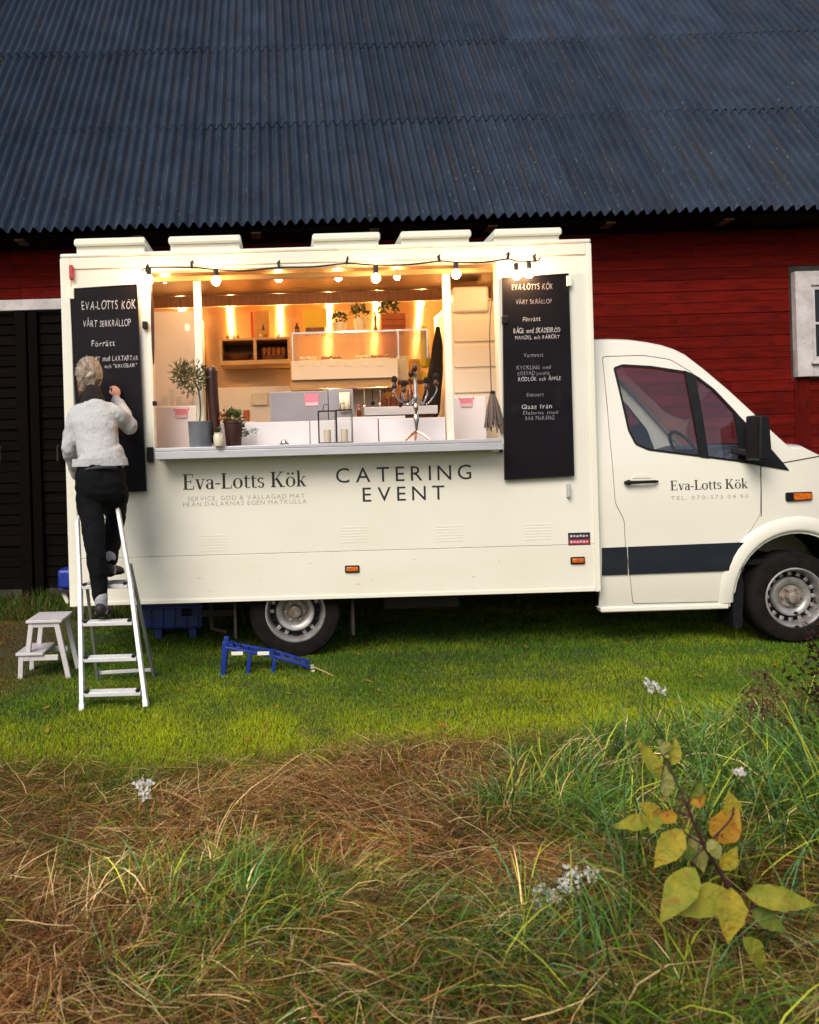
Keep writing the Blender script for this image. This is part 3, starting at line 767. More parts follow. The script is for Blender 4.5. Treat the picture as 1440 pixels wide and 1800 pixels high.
build(MB().box(BXa + .04, BXb - .04, TY + .046, BYb - .046, .92, .96), 'floor', M['chassis'], truck, smooth=False)
for x0, x1 in ((BXa - .012, BXa + .065), (BXb - .028, BXb + .012)):
    build(MB().box(x0, x1, TY - .016, TY - .0035, BZa - .004, BZb), 'corner_post', M['trim'], truck, bevel=.006)
build(MB().box(BXa + .066, BXb - .029, TY - .011, TY - .001, BZb - .085, BZb), 'top_rail', M['trim'], truck, bevel=.004)
build(MB().box(BXa + .066, BXb - .029, TY - .011, TY - .0045, BZa, BZa + .03), 'bottom_rail', M['trim'], truck, bevel=.003)
# pressed louvres, hardly visible
for px, py in ((375, 955), (622, 940), (790, 938), (945, 935)):
    c = P(px, py, TY); q = MB()
    for k in range(6): q.obox((c.x, TY - .0008, c.z + (k - 2.5) * .022), (.2, .0016, .012), Matrix.Rotation(.06, 3, 'X'))
    build(q, 'louvre', M['cream'], truck)
# hatch lining and inner window frame
for nm, (x0, x1, z0, z1) in {'hatch_jamb': (HX0 - .0, HX0 + .022, HZ0 + .002, HZ1 - .024), 'hatch_jamb_b': (HX1 - .022, HX1, HZ0 + .002, HZ1 - .024)}.items():
    build(MB().box(x0, x1, TY - .006, TY + .1, z0, z1), 'hatch_jamb', M['trim'], truck, bevel=.003)
build(MB().box(HX0, HX1, TY - .006, TY + .1, HZ1 - .022, HZ1 - .001), 'hatch_head', M['trim'], truck, bevel=.003)
YI = TY + .13
for pa, pb in ((344, 357), (782, 795)):
    x0, x1 = P(pa, 640, YI).x, P(pb, 640, YI).x
    build(MB().box(x0, x1, YI - .015, YI + .035, HZ0 + .02, P(500, 490, YI).z), 'window_post', M['trim'], truck, bevel=.004)
build(MB().box(HX0 + .001, HX1 - .001, YI - .02, YI + .04, P(500, 490, YI).z + .001, P(500, 481, YI).z), 'window_head', M['inwood'], truck, bevel=.004)
za = P(575, 739, YI).z
for x0, x1 in ((P(357, 700, YI).x, .2), (.205, .73), (.735, P(782, 700, YI).x)):
    build(MB().box(x0 + .002, x1 - .002, YI, YI + .02, HZ0 + .02, za), 'splash_panel', M['lilac'], truck, bevel=.003)
# counter shelf
cz = P(575, 779, 6.68).z; cx0, cx1 = P(272, 790, 6.68).x, P(884, 780, 6.68).x
build(MB().box(cx0, cx1, 6.68, TY + .12, cz - .028, cz), 'counter', M['steel'], truck, bevel=.005)
build(MB().box(cx0, cx1, 6.675, 6.703, cz - .085, cz - .029), 'counter_lip', M['steel'], truck, bevel=.004)
for x in (cx0 + .03, cx1 - .05):
    build(MB().box(x, x + .03, 6.71, TY - .02, cz - .1, cz - .03), 'bracket', M['trim'], truck, bevel=.003)
# interior shell
IX0, IX1, IY1 = BXa + .041, BXb - .041, BYb - .05
build(MB().box(IX0, IX1, IY1 - .01, IY1, .965, BZb - .06), 'steel_back_wall', M['brushed'], truck, smooth=False)
build(MB().box(IX0, IX1, TY + .05, IY1 - .011, BZb - .055, BZb - .03), 'ceiling', M['gold'], truck, smooth=False)
build(MB().box(IX0, IX0 + .01, TY + .05, IY1 - .012, .965, BZb - .06), 'interior_wall', M['lilac'], truck, smooth=False)
build(MB().box(IX1 - .01, IX1, TY + .05, IY1 - .012, .965, BZb - .06), 'interior_wall', M['brushed'], truck, smooth=False)
def pbox(px0, py0, px1, py1, Y, dep):
    pm = (py0 + py1) / 2; qm = (px0 + px1) / 2
    return (P(px0, pm, Y).x, P(px1, pm, Y).x, Y, Y + dep, P(qm, py1, Y).z, P(qm, py0, Y).z)
# ceiling cabinet strip across the ceiling, hiding the added streak bulbs
build(MB().box(IX0 + .02, IX1 - .02, 8.36, 8.40, 2.955, BZb - .058), 'ceiling_rail', M['inwood_d'], truck, bevel=.004)
# tall fridge and low units
a = pbox(268, 546, 349, 800, 8.1, .7); b_ = build(MB().box(IX0 + .02, a[1], 8.1, 8.85, .97, a[5]), 'tall_cabinet', M['lilac'], truck, bevel=.008)
build(MB().box(a[1] - .06, a[1] - .04, 8.06, 8.085, 1.7, 2.1), 'handle', M['steel'], b_, bevel=.004)
a = pbox(268, 714, 346, 800, 7.35, .5); build(MB().box(IX0 + .3, a[1], 7.35, 7.8, .97, a[5]), 'low_cabinet', M['lilac'], truck, bevel=.008)
a = pbox(797, 546, 852, 800, 7.9, .7); cab_r = build(MB().box(a[0], IX1 - .02, 7.9, 8.8, .97, a[5] + .08), 'tall_cabinet', M['ceil'], truck, bevel=.008)
for py in (560, 605, 650, 695):
    c = pbox(799, py, 850, py + 40, 7.88, .02); build(MB().box(c[0], c[1] + .25, 7.88, 7.899, c[4], c[5] - .006), 'drawer_front', M['ceil'], cab_r, bevel=.004)
a = pbox(797, 697, 880, 800, 7.3, .4); build(MB().box(a[0], 1.63, 7.3, 7.7, .97, a[5]), 'low_cabinet', M['lilac'], truck, bevel=.008)
a = pbox(797, 503, 860, 548, 7.85, .5); build(MB().box(a[0], a[1], 7.85, 8.3, a[4], a[5]), 'extractor_hood', M['ceil'], truck, bevel=.02)
# back worktop, box shelf, display, serving fronts
a = pbox(380, 680, 500, 800, 8.45, .4); build(MB().box(a[0], .95, 8.45, 8.93, .97, a[5]), 'back_worktop', M['ceil'], truck, bevel=.006)
a = pbox(386, 592, 510, 640, 8.45, .4)
sh = MB(); T_ = .022
sh.box(a[0], a[1], 8.5, 8.92, a[5] - T_, a[5]).box(a[0], a[1], 8.46, 8.92, a[4], a[4] + .04).box(a[0], a[0] + T_, 8.5, 8.92, a[4] + .04, a[5] - T_).box(a[1] - T_, a[1], 8.5, 8.92, a[4] + .04, a[5] - T_)
m_ = (a[0] + a[1]) / 2; sh.box(m_ - .015, m_ + .015, 8.5, 8.92, a[4] + .04, a[5] - T_)
shelf = build(sh, 'box_shelf', M['inwood'], truck, bevel=.003); SHA = a
build(MB().box(a[0] + .01, a[1] - .01, 8.915, 8.93, a[4] + .02, a[5]), 'shelf_back', M['inwood_d'], truck, smooth=False)
a = pbox(512, 632, 700, 666, 8.1, .5); build(MB().box(a[0], a[1], 8.1, 8.75, a[4], a[5]), 'serving_front', M['ceil'], truck, bevel=.006); SFA = a
a2 = pbox(512, 667, 700, 684, 8.12, .5); build(MB().box(a2[0], a2[1], 8.14, 8.75, a2[4], a[4] - .002), 'serving_shelf', M['inwood'], truck, bevel=.004)
a3 = pbox(640, 714, 770, 729, 7.7, .4); build(MB().box(a3[0], a3[1], 7.7, 8.1, a3[4], a3[5]), 'sink_top', M['steel'], truck, bevel=.004)
build(MB().box(a3[0] + .03, a3[1] - .03, 7.74, 8.06, .97, a3[4] - .002), 'sink_unit', M['inwood_d'], truck)

# roof vents
for (x0_, x1_, yt, yb) in ((130, 256, 418, 446), (296, 424, 414, 441), (549, 669, 409, 436), (704, 829, 405, 431), (868, 988, 401, 429)):
    c = pbox(x0_, yt, x1_, yb, 7.0, .6); z0 = BZb + .03
    zt = c[5]; v_ = build(MB().box(c[0] + .012, c[1] - .012, 7.03, 7.5, z0, zt - .055), 'roof_vent', M['trim'], truck, bevel=.006)
    build(MB().prism([(c[0], zt - .054), (c[1], zt - .054), (c[1], zt - .012), (c[1] - .015, zt), (c[0] + .015, zt), (c[0], zt - .012)], 6.99, 7.54), 'vent_lid', M['trim'], v_, bevel=.012, seg=3)

# lettering
build(serif(MB(), 'Eva-Lotts Kök', 321, 540, 861, 27, TY - .002), 'lettering', M['ink'], truck, smooth=False, raw=True)
def lettering(s, a, b, y, c, Yy=TY - .002, m='ink', nm='lettering', parent=None, **k):
    return build(write(MB(), s, a, b, y, c, Yy, **k), nm, M[m], parent or truck, smooth=False, raw=True)
lettering('CATERING', 591, 829, 849, 27, gap=.30)
lettering('EVENT', 638, 782, 882, 26, gap=.30)
lettering('SERVICE, GOD & VÄLLAGAD MAT', 330, 536, 881, 8, m='greyink', gap=.2)
lettering('FRÅN DALARNAS EGEN MATKULLA', 322, 540, 891, 8, m='greyink', gap=.2)
c = P(1018, 947, TY); M['sticker'] = mat('dark_sticker', (.03, .02, .035), None, rough=.4); M['stk_red'] = mat('red_print', (.45, .03, .05), None, rough=.4); M['pale'] = mat('pale_print', (.6, .55, .6), None, rough=.5)
st = build(MB().box(c.x - .083, c.x + .083, TY - .006, TY - .0035, c.z - .047, c.z + .047), 'sticker', M['sticker'], truck, smooth=False)
build(MB().box(c.x - .077, c.x + .077, TY - .0072, TY - .0062, c.z - .04, c.z - .004), 'sticker_band', M['stk_red'], st, smooth=False)
for zz, y_ in ((.022, .0062), (-.022, .0074)):   # two rows of worn, unreadable print
    q = MB()
    for k in range(6): q.box(c.x - .068 + k * .0235, c.x - .068 + k * .0235 + .016, TY - y_ - .001, TY - y_ - .0003, c.z + zz - .009 + .003 * (k % 2), c.z + zz + .009 - .002 * (k % 3))
    build(q, 'print', M['pale'], st, smooth=False)['kind'] = 'stuff'
for px, py in ((619, 1000), (1015, 985)):
    c = P(px, py, TY)
    k = build(MB().box(c.x - .055, c.x + .055, TY - .018, TY - .0035, c.z - .028, c.z + .028), 'side_marker', M['black'], truck, bevel=.01)
    build(MB().box(c.x - .045, c.x + .045, TY - .032, TY - .0185, c.z - .016, c.z + .018), 'lens', M['orange'], k, bevel=.008)
for px, py, w, h, mm in ((125, 478, 6, 24, 'stk_red'), (126, 516, 9, 20, 'trim'), (255, 571, 9, 12, 'black'), (264, 799, 11, 26, 'black'), (878, 790, 12, 9, 'black'), (888, 562, 10, 14, 'black'), (1000, 494, 9, 18, 'trim'), (1000, 862, 5, 24, 'steel'), (272, 709, 7, 8, 'black')):
    c = P(px, py, TY - .03); s_ = TY / F / 2
    build(MB().box(c.x - w * s_, c.x + w * s_, TY - .045, TY - .0035, c.z - h * s_, c.z + h * s_), 'latch', M[mm], truck, bevel=.004)

# rivets along the rails
q = MB()
for i in range(34):
    x = BXa + .1 + i * (BXb - BXa - .2) / 33
    for z in (BZb - .045, SK + .018): q.ball((x, TY - (.012 if z > 2 else .0), z), (.005, .003, .005), 8, 4)
for i in range(20):
    for x in (BXa + .03, BXb - .012): q.ball((x, TY - .017, BZa + .08 + i * .13), (.005, .003, .005), 8, 4)
tag(build(q, 'rivet', M['trim'], truck), kind='stuff')
# wheels
def wheel(cx, cy, cz, dual, parent, out=-1):
    ty = build(MB().lathe([(.215, -.11), (.25, -.122), (.30, -.124), (.335, -.112), (.352, -.085), (.356, -.04), (.356, .04), (.352, .085), (.335, .112), (.30, .124), (.25, .122), (.215, .11)],
                          (cx, cy, cz), 'y', 56, close=True), 'tyre', M['rubber'], parent, angle=25)
    q = MB(); o = out
    rim = [(.232, .10), (.232, .118), (.222, .121), (.214, .112), (.205, .09), (.196, .02), (.190, -.02)]
    q.lathe([(r, o * h) for r, h in rim], (cx, cy, cz), 'y', 48, caps=False)
    rm = build(q, 'rim', M['steelwheel'], parent, angle=50)
    dk = MB().lathe([(.196, o * .015), (.12, o * .01), (.12, o * -.03), (.196, o * -.03)], (cx, cy, cz), 'y', 40)
    build(dk, 'rim_dish', M['black'], rm)
    for i in range(16):
        a = 2 * math.pi * i / 16
        build(MB().obox((cx + .180 * math.cos(a), cy + o * .035, cz + .180 * math.sin(a)), (.034, .018, .03), Matrix.Rotation(-a, 3, 'Y')), 'spoke', M['steelwheel'] if not dual or i % 3 else M['black'], rm, bevel=.004)
    inner = [(.150, .02), (.152, .06), (.142, .072), (.118, .07), (.098, .055), (.088, .03)]
    build(MB().lathe([(r, o * (h + (.02 if dual else 0))) for r, h in inner], (cx, cy, cz), 'y', 40, caps=False), 'rim_ring', M['steelwheel'], rm, angle=50)
    hb = build(MB().lathe([(.092, o * .01), (.09, o * .045), (.05, o * .05), (.045, o * .1), (.03, o * .105), (.0, o * .105)], (cx, cy, cz), 'y', 24), 'hub', M['rustwheel'], rm, angle=50)
    for i in range(6):
        a = 2 * math.pi * i / 6
        build(MB().lathe([(.011, o * .04), (.011, o * .068), (.0, o * .068)], (cx + .072 * math.cos(a), cy, cz + .072 * math.sin(a)), 'y', 6), 'wheel_nut', M['steelwheel'], rm)
rw, fw = P(518, 1077, 7.0), P(1399, 1043.5, 7.0)
WZ = .362
for cx, ys in ((rw.x + .005, (7.12, 8.78)), (fw.x, (7.12, 8.78))):
    for y in ys:
        wh = empty_part('wheel', truck)
        wheel(cx, y, WZ, cx < 1, wh, -1 if y < 8 else 1)
# chassis
ch = MB()
for y in (7.45, 8.45): ch.box(BXa + .1, 3.2, y - .04, y + .04, .48, .62)
for x in (-1.2, -.5, .6, 1.2, 1.9): ch.box(x - .04, x + .04, 7.49, 8.41, .5, .6)
ch.tube([(rw.x, 7.2, WZ), (rw.x, 8.75, WZ)], .05).tube([(rw.x + .1, 7.95, .4), (2.8, 7.95, .52)], .04).ball((rw.x, 7.95, WZ), .15)
build(ch, 'chassis_frame', M['chassis'], truck)
build(MB().tube([(.5, 8.2, .4), (1.7, 8.2, .4)], .09, 14).tube([(1.7, 8.2, .4), (2.6, 8.1, .45)], .03), 'exhaust', M['chassis'], truck)
build(MB().box(.75, 1.35, 7.2, 7.5, .33, .5), 'storage_locker', M['chassis'], truck, bevel=.01)
build(MB().box(BXa - .1, BXa - .02, 7.2, 8.7, .42, .5).box(BXa - .1, BXa + .3, 7.9, 8.0, .38, .44), 'rear_bumper', M['chassis'], truck, bevel=.01)
for x in (rw.x - .47, rw.x + .44): build(MB().box(x, x + .02, 7.02, 7.3, .17, .55), 'mudflap', M['chassis'], truck)
build(MB().tube([(-.62, 7.3, .47), (-.62, 7.3, .2), (-.5, 7.28, .17)], .02).tube([(-.4, 7.25, .47), (-.36, 7.25, .25)], .03).box(-.7, -.3, 7.28, 7.36, .3, .35), 'corner_steady', M['chassis'], truck)

# ------------------------------------------------------------------ cab
CMID = 7.95
def ys(x, z):
    y = 6.965
    if z > 1.42: y += .17 * ((z - 1.42) / 1.0) ** 1.45
    if z < .7: y += .03 * ((.7 - z) / .3) ** 2
    if x > 3.7: y += .30 * ((x - 3.7) / 1.05) ** 2.2
    y -= .012 * math.exp(-((z - 1.15) / .25) ** 2)
    return y
def PB(px, py):
    Y = 6.97
    for _ in range(8):
        p = P(px, py, Y); Y = ys(p.x, p.z)
    return (p.x, p.z)
pl = lambda pts: [PB(*p) for p in pts]
top_px = [(1044, 601), (1075, 600), (1108, 601), (1139, 605), (1165, 610), (1187, 617), (1207, 627), (1237, 650), (1282, 688), (1320, 723), (1358, 760), (1390, 789), (1412, 788), (1440, 802), (1480, 818)]
TOP = [(PB(1042, 601)[0] - .05, PB(1042, 601)[1])] + pl(top_px)
fx = fw.x
nose = [(TOP[-1][0] + .30, 1.33), (fx + .86, 1.18), (fx + .93, .95), (fx + .97, .70), (fx + .95, .42), (fx + .60, .36)]
arch = [(fx + .47 * math.cos(R(a)), WZ + .03 + .47 * math.sin(R(a))) for a in range(-4, 185, 9)]
sill = [(fx - .50, .37), PB(1284, 1066), PB(1060, 1072), PB(1048, 1066)]
OUT = TOP + nose + arch + sill + [(TOP[0][0], sill[-1][1])]
DOOR = round_poly(pl([(1058, 626), (1132, 624), (1178, 631), (1212, 651), (1262, 694), (1310, 744), (1338, 800), (1338, 905), (1309, 951), (1286, 1012), (1283, 1058), (1112, 1062), (1099, 960), (1097, 915), (1081, 884), (1071, 764)]), .03)
WINP = round_poly(pl([(1078, 646), (1094, 640), (1145, 643), (1204, 652), (1226, 661), (1256, 684), (1292, 722), (1322, 760), (1352, 786), (1386, 826), (1340, 818), (1140, 792), (1117, 782), (1104, 757)]), .02)
WIN_D = round_poly(pl([(1078, 646), (1094, 640), (1145, 643), (1204, 652), (1226, 661), (1256, 684), (1291, 721), (1318, 752), (1330, 782), (1331, 816), (1140, 792), (1117, 782), (1104, 757)]), .02)
def mirrored(mb):
    q = MB(); q.v = [(x, 2 * CMID - y, z) for x, y, z in mb.v]; q.f = [f[::-1] for f in mb.f]; return q
sidep = sheet(OUT, [DOOR], ys, .02)
build(sidep, 'cab_side', M['cab_paint'], truck, angle=30); build(mirrored(sidep), 'cab_side', M['cab_paint'], truck, angle=30)
dpan = sheet(inset(DOOR, .006), [WIN_D], lambda x, z: ys(x, z) + .001, .02)
door = build(dpan, 'cab_door', M['cab_paint'], truck, angle=30)
fdoor = build(mirrored(dpan), 'cab_door', M['cab_paint'], truck, angle=30)
# window seal, panes, mullion and black quarter
seal = sheet(WIN_D, [inset(WIN_D, .016)], lambda x, z: ys(x, z) - .004, .02, .05)
build(seal, 'window_seal', M['black'], door); build(mirrored(seal), 'window_seal', M['black'], fdoor)
g1 = sheet(inset(WIN_D, .012), [], lambda x, z: ys(x, z) + .009, .004, .09)
build(g1, 'pane', M['glass'], door); build(mirrored(g1), 'pane', M['glass'], fdoor)
mul = sheet(pl([(1203, 651), (1222, 659), (1246, 806), (1231, 804)]), [], lambda x, z: ys(x, z) - .006, .016, .05)
build(mul, 'window_divider', M['black'], door); build(mirrored(mul), 'window_divider', M['black'], fdoor)
quarter = sheet(round_poly(pl([(1290, 722), (1306, 738), (1354, 788), (1387, 827), (1350, 821), (1299, 812), (1297, 770)]), .006), [], lambda x, z: ys(x, z) - .009, .02, .05)
build(quarter, 'quarter_trim', M['black'], truck); build(mirrored(quarter), 'quarter_trim', M['black'], truck)
# mirror
m0 = PB(1318, 770)
mi = MB(); ym = 6.80
a0, a1 = P(1319, 770, ym).x, P(1344, 770, ym).x; z0, z1 = P(1330, 810, ym).z, P(1330, 730, ym).z
mir = build(MB().prism(round_poly([(a0 + .005, z0), (a1, z0 + .01), (a1 - .015, z1 - .02), (a1 - .05, z1), (a0 + .02, z1)], .03), ym - .11, ym + .1), 'wing_mirror', M['black'], truck, bevel=.022, seg=3)
build(MB().bar((a0 + .04, ym + .09, z0 + .06), (a0 - .06, ys(m0[0], m0[1]) - .01, z0 + .08), .05, .05), 'mirror_arm', M['black'], mir, bevel=.01)
build(MB().prism([(a0 + .001, z0 + .02), (a0 + .004, z0 + .02), (a0 + .018, z1 - .03), (a0 + .015, z1 - .03)], ym - .09, ym + .08), 'mirror_glass', M['black'], mir)
mm_ = MB(); mm_.v = [(x, 2 * CMID - y, z) for x, y, z in MB().prism(round_poly([(a0 + .005, z0), (a1, z0 + .01), (a1 - .015, z1 - .02), (a1 - .05, z1), (a0 + .02, z1)], .03), ym - .11, ym + .1).v]
mm_.f = MB().prism(round_poly([(a0 + .005, z0), (a1, z0 + .01), (a1 - .015, z1 - .02), (a1 - .05, z1), (a0 + .02, z1)], .03), ym - .11, ym + .1).f
build(mm_, 'wing_mirror', M['black'], truck, bevel=.02)
# handle
hx0, hz0 = PB(1096, 848); hx1, hz1 = PB(1155, 846)
yh = ys(hx0, hz0)
hd = build(MB().tube([(hx0, yh - .02, hz0), (hx0 + .03, yh - .036, hz0), (hx0 + .13, yh - .044, (hz0 + hz1) / 2), (hx1 - .03, yh - .036, hz1), (hx1, yh - .014, hz1)], [(.012, .014), (.014, .019), (.012, .017), (.012, .014), (.008, .009)], 10), 'door_handle', M['black'], door)
build(MB().lathe([(.02, yh - .03), (.021, yh - .046), (.012, yh - .052), (0, yh - .052)], (hx0 + .025, 0, hz0), 'y', 14), 'lock', M['black'], hd)
hb_ = PB(1128, 838); build(MB().prism([(hb_[0] + .07 * math.cos(R(a)), hb_[1] + .028 * math.sin(R(a)) - .01) for a in range(0, 181, 20)], yh - .004, yh), 'handle_recess', M['trim'], door)
# crease, moulding, flare
mo = sheet(pl([(1058, 963), (1309, 953), (1326, 955), (1312, 975), (1303, 1002), (1058, 1011)]), [DOOR and inset(pl([(1100, 940), (1103, 940), (1106, 1030), (1103, 1030)]), .001)], lambda x, z: ys(x, z) - .013, .014, .06)
build(mo, 'side_moulding', M['moulding'], truck, angle=30); build(mirrored(mo), 'side_moulding', M['moulding'], truck, angle=30)
fl = MB(); ring = []
for i in range(0, 27):
    a = R(-6 + i * 7.4); c, s_ = math.cos(a), math.sin(a)
    row = []
    for (r_, dy) in ((.60, .002), (.585, -.012), (.55, -.020), (.505, -.024), (.485, -.018), (.48, .0), (.48, .1)):
        x, z = fx + r_ * c, WZ + .035 + r_ * s_ * (1.0)
        row.append((x, ys(fx + .55 * c, WZ + .55 * s_) + dy, z))
    fl.v += row
for i in range(26):
    for j in range(6): fl.f.append((i * 7 + j, i * 7 + j + 1, (i + 1) * 7 + j + 1, (i + 1) * 7 + j))
build(fl, 'wheel_arch', M['cab_paint'], truck, angle=60); build(mirrored(fl), 'wheel_arch', M['cab_paint'], truck, angle=60)
lin = MB()
for y in (7.0, 7.5):
    for i in range(20): a = R(-5 + i * 10); lin.v.append((fx + .478 * math.cos(a), y, WZ + .04 + .478 * math.sin(a)))
lin.f = [(i, i + 1, 21 + i, 20 + i) for i in range(19)]
build(lin, 'arch_liner', M['black'], truck); build(mirrored(lin), 'arch_liner', M['black'], truck)
build(sheet(pl([(1309, 1005), (1312, 1030), (1299, 1102), (1284, 1102), (1290, 1050)]), [], lambda x, z: 7.02, .25, .08), 'mudflap', M['black'], truck)
build(MB().box(PB(1056, 1070)[0], PB(1280, 1068)[0], 7.0, 7.1, PB(1100, 1075)[1], PB(1100, 1066)[1]), 'side_step', M['trim'], truck, bevel=.01)
# marker, seams, cab lettering
p0, p1 = PB(1381, 881), PB(1426, 864); mk = sheet(round_poly([p0, (p1[0], p0[1] + .004), p1, (p0[0], p1[1])], .015), [], lambda x, z: ys(x, z) - .018, .02, .03)
mk_ = build(mk, 'indicator', M['black'], truck)
build(sheet(round_poly([(p0[0] + .055, p0[1] + .008), (p1[0] - .008, p0[1] + .012), (p1[0] - .01, p1[1] - .008), (p0[0] + .055, p1[1] - .006)], .012), [], lambda x, z: ys(x, z) - .027, .01, .03), 'lens', M['orange'], mk_)
M['seam'] = mat('seam_shadow_gap', (.05, .045, .04), None, rough=.9)
def draped(mb, dy=.002):
    return mb
sm = sheet(pl([(1336.4, 822), (1337.8, 822), (1339, 908), (1337.6, 908)]), [], lambda x, z: ys(x, z) - .002, .003, .05); build(sm, 'panel_seam', M['seam'], truck)
sm = sheet(pl([(1338, 819), (1440, 801), (1470, 812), (1470, 814), (1440, 803), (1338, 821)]), [], lambda x, z: ys(x, z) - .0015, .002, .05); build(sm, 'panel_seam', M['seam'], truck)
yl = 6.95
for fn, mm, nm in ((lambda: serif(MB(), 'Eva-Lotts Kök', 1179, 1316, 862, 17, yl), 'ink', 0), (lambda: write(MB(), 'TEL. 070-575 04 90', 1180, 1316, 879, 7, yl, gap=.3), 'greyink', 1)):
    q = fn(); q.v = [(x, ys(x, z) - .0012 + (y - yl), z) for x, y, z in q.v]
    build(q, 'lettering', M[mm], door, smooth=False, raw=True)
# roof, windscreen and bonnet lofted across the cab
cols = [(-0.0, 0.0), (.012, .018), (.04, .034), (.10, .05), (.3, .07), (.55, .082), (.985, .09)]
def loft(pts, i0, i1, crown=1.0, inset_=0):
    q = MB(); rows = []
    for (x, z) in pts[i0:i1 + 1]:
        y0 = ys(x, z) ; w = (CMID - y0); r_ = []
        for t, dz in cols: r_.append((x + 0, y0 + t / .985 * w, z + dz * crown))
        r_ += [(x, 2 * CMID - y, zz) for x, y, zz in r_[-2::-1]]
        rows.append(r_); q.v += r_
    k = len(rows[0])
    for i in range(len(rows) - 1):
        for j in range(k - 1): q.f.append((i * k + j, i * k + j + 1, (i + 1) * k + j + 1, (i + 1) * k + j))
    return q, k, len(rows)
q, k, nr = loft(TOP, 0, 7, .62)
rf = build(q, 'cab_roof', M['cab_paint'], truck, angle=50); 
q, k, nr = loft(TOP + nose[:1], 12, 16, .62)
hoodq = build(q, 'bonnet', M['cab_paint'], truck, angle=50)
q, k, nr = loft(TOP, 7, 12, .62)
gl = MB(); pi_ = MB()
for f in q.f:
    j = f[0] % k
    (gl if 3 <= j < k - 4 else pi_).f.append(f)
gl.v = list(q.v); pi_.v = list(q.v)
build(pi_, 'windscreen_pillar', M['cab_paint'], truck, angle=50); build(gl, 'windscreen', M['glass'], truck, angle=50)
# nose: grille, bumper, headlamps closing the front
fr_ = MB(); pts = [TOP[-1]] + nose[:5]; kk = 0
for (x, z) in pts:
    y0 = ys(x, z)
    for j in range(9):
        t = j / 8; y = y0 + t * (2 * (CMID - y0)); fr_.v.append((x + .10 * math.sin(math.pi * t) ** .7 + (0 if x < 4.6 else 0), y, z)); 
for i in range(len(pts) - 1):
    for j in range(8): fr_.f.append((i * 9 + j, i * 9 + j + 1, (i + 1) * 9 + j + 1, (i + 1) * 9 + j))
build(fr_, 'front_end', M['cab_paint'], truck, angle=40)
build(MB().box(fx + .95, fx + 1.08, 7.45, 8.45, .75, 1.02), 'grille', M['black'], truck, bevel=.02)
for y in (7.32, 8.3): build(MB().box(fx + .8, fx + 1.0, y, y + .28, .85, 1.12), 'headlight', M['clear'], truck, bevel=.04)
# cab inside
M['cabin'] = mat('cabin_grey', (.09, .10, .14), (.06, .07, .10), 9, .8)
M['cabin_l'] = mat('cabin_lining', (.42, .45, .50), None, rough=.85)
build(MB().box(2.42, 3.95, 7.05, 8.85, .62, .66), 'cab_floor', M['black'], truck)
build(MB().box(BXb + .002, BXb + .03, 7.1, 8.8, .66, 2.38), 'cab_bulkhead', M['cabin_l'], truck)
dx_ = PB(1235, 800)[0]
build(MB().prism(round_poly([(dx_ + .18, .9), (dx_ + .75, .9), (dx_ + .75, 1.50), (dx_ + .52, 1.56), (dx_ + .30, 1.50), (dx_ + .18, 1.36)], .06), 7.12, 8.78), 'dashboard', M['cabin'], truck, bevel=.02)
for y in (7.45, 8.35):
    st_ = build(MB().prism(round_poly([(2.62, 1.02), (3.15, 1.05), (3.16, .92), (2.6, .88)], .04), y - .25, y + .25), 'seat', M['cabin'], truck, bevel=.03)
    build(MB().prism(round_poly([(2.52, 1.02), (2.68, 1.02), (2.56, 1.66), (2.42, 1.64)], .05), y - .24, y + .24), 'seat_back', M['cabin'], st_, bevel=.04)
    build(MB().prism(round_poly([(2.46, 1.68), (2.57, 1.68), (2.55, 1.90), (2.44, 1.89)], .04), y - .13, y + .13), 'head_restraint', M['cabin'], st_, bevel=.03)
sw = [];c_ = Vector((dx_ + .09, 7.45, 1.50)); 
for i in range(24):
    a = 2 * math.pi * i / 24; sw.append(c_ + Vector((-.10 * math.sin(a), .2 * math.cos(a), .17 * math.sin(a))))
w_ = build(MB().tube(sw, .014, 8, closed=True), 'steering_wheel', M['black'], truck)
build(MB().tube([c_, c_ + Vector((.2, 0, -.2))], .03).obox(c_, (.04, .36, .035), Matrix.Rotation(.5, 3, 'Y')), 'steering_column', M['black'], w_)
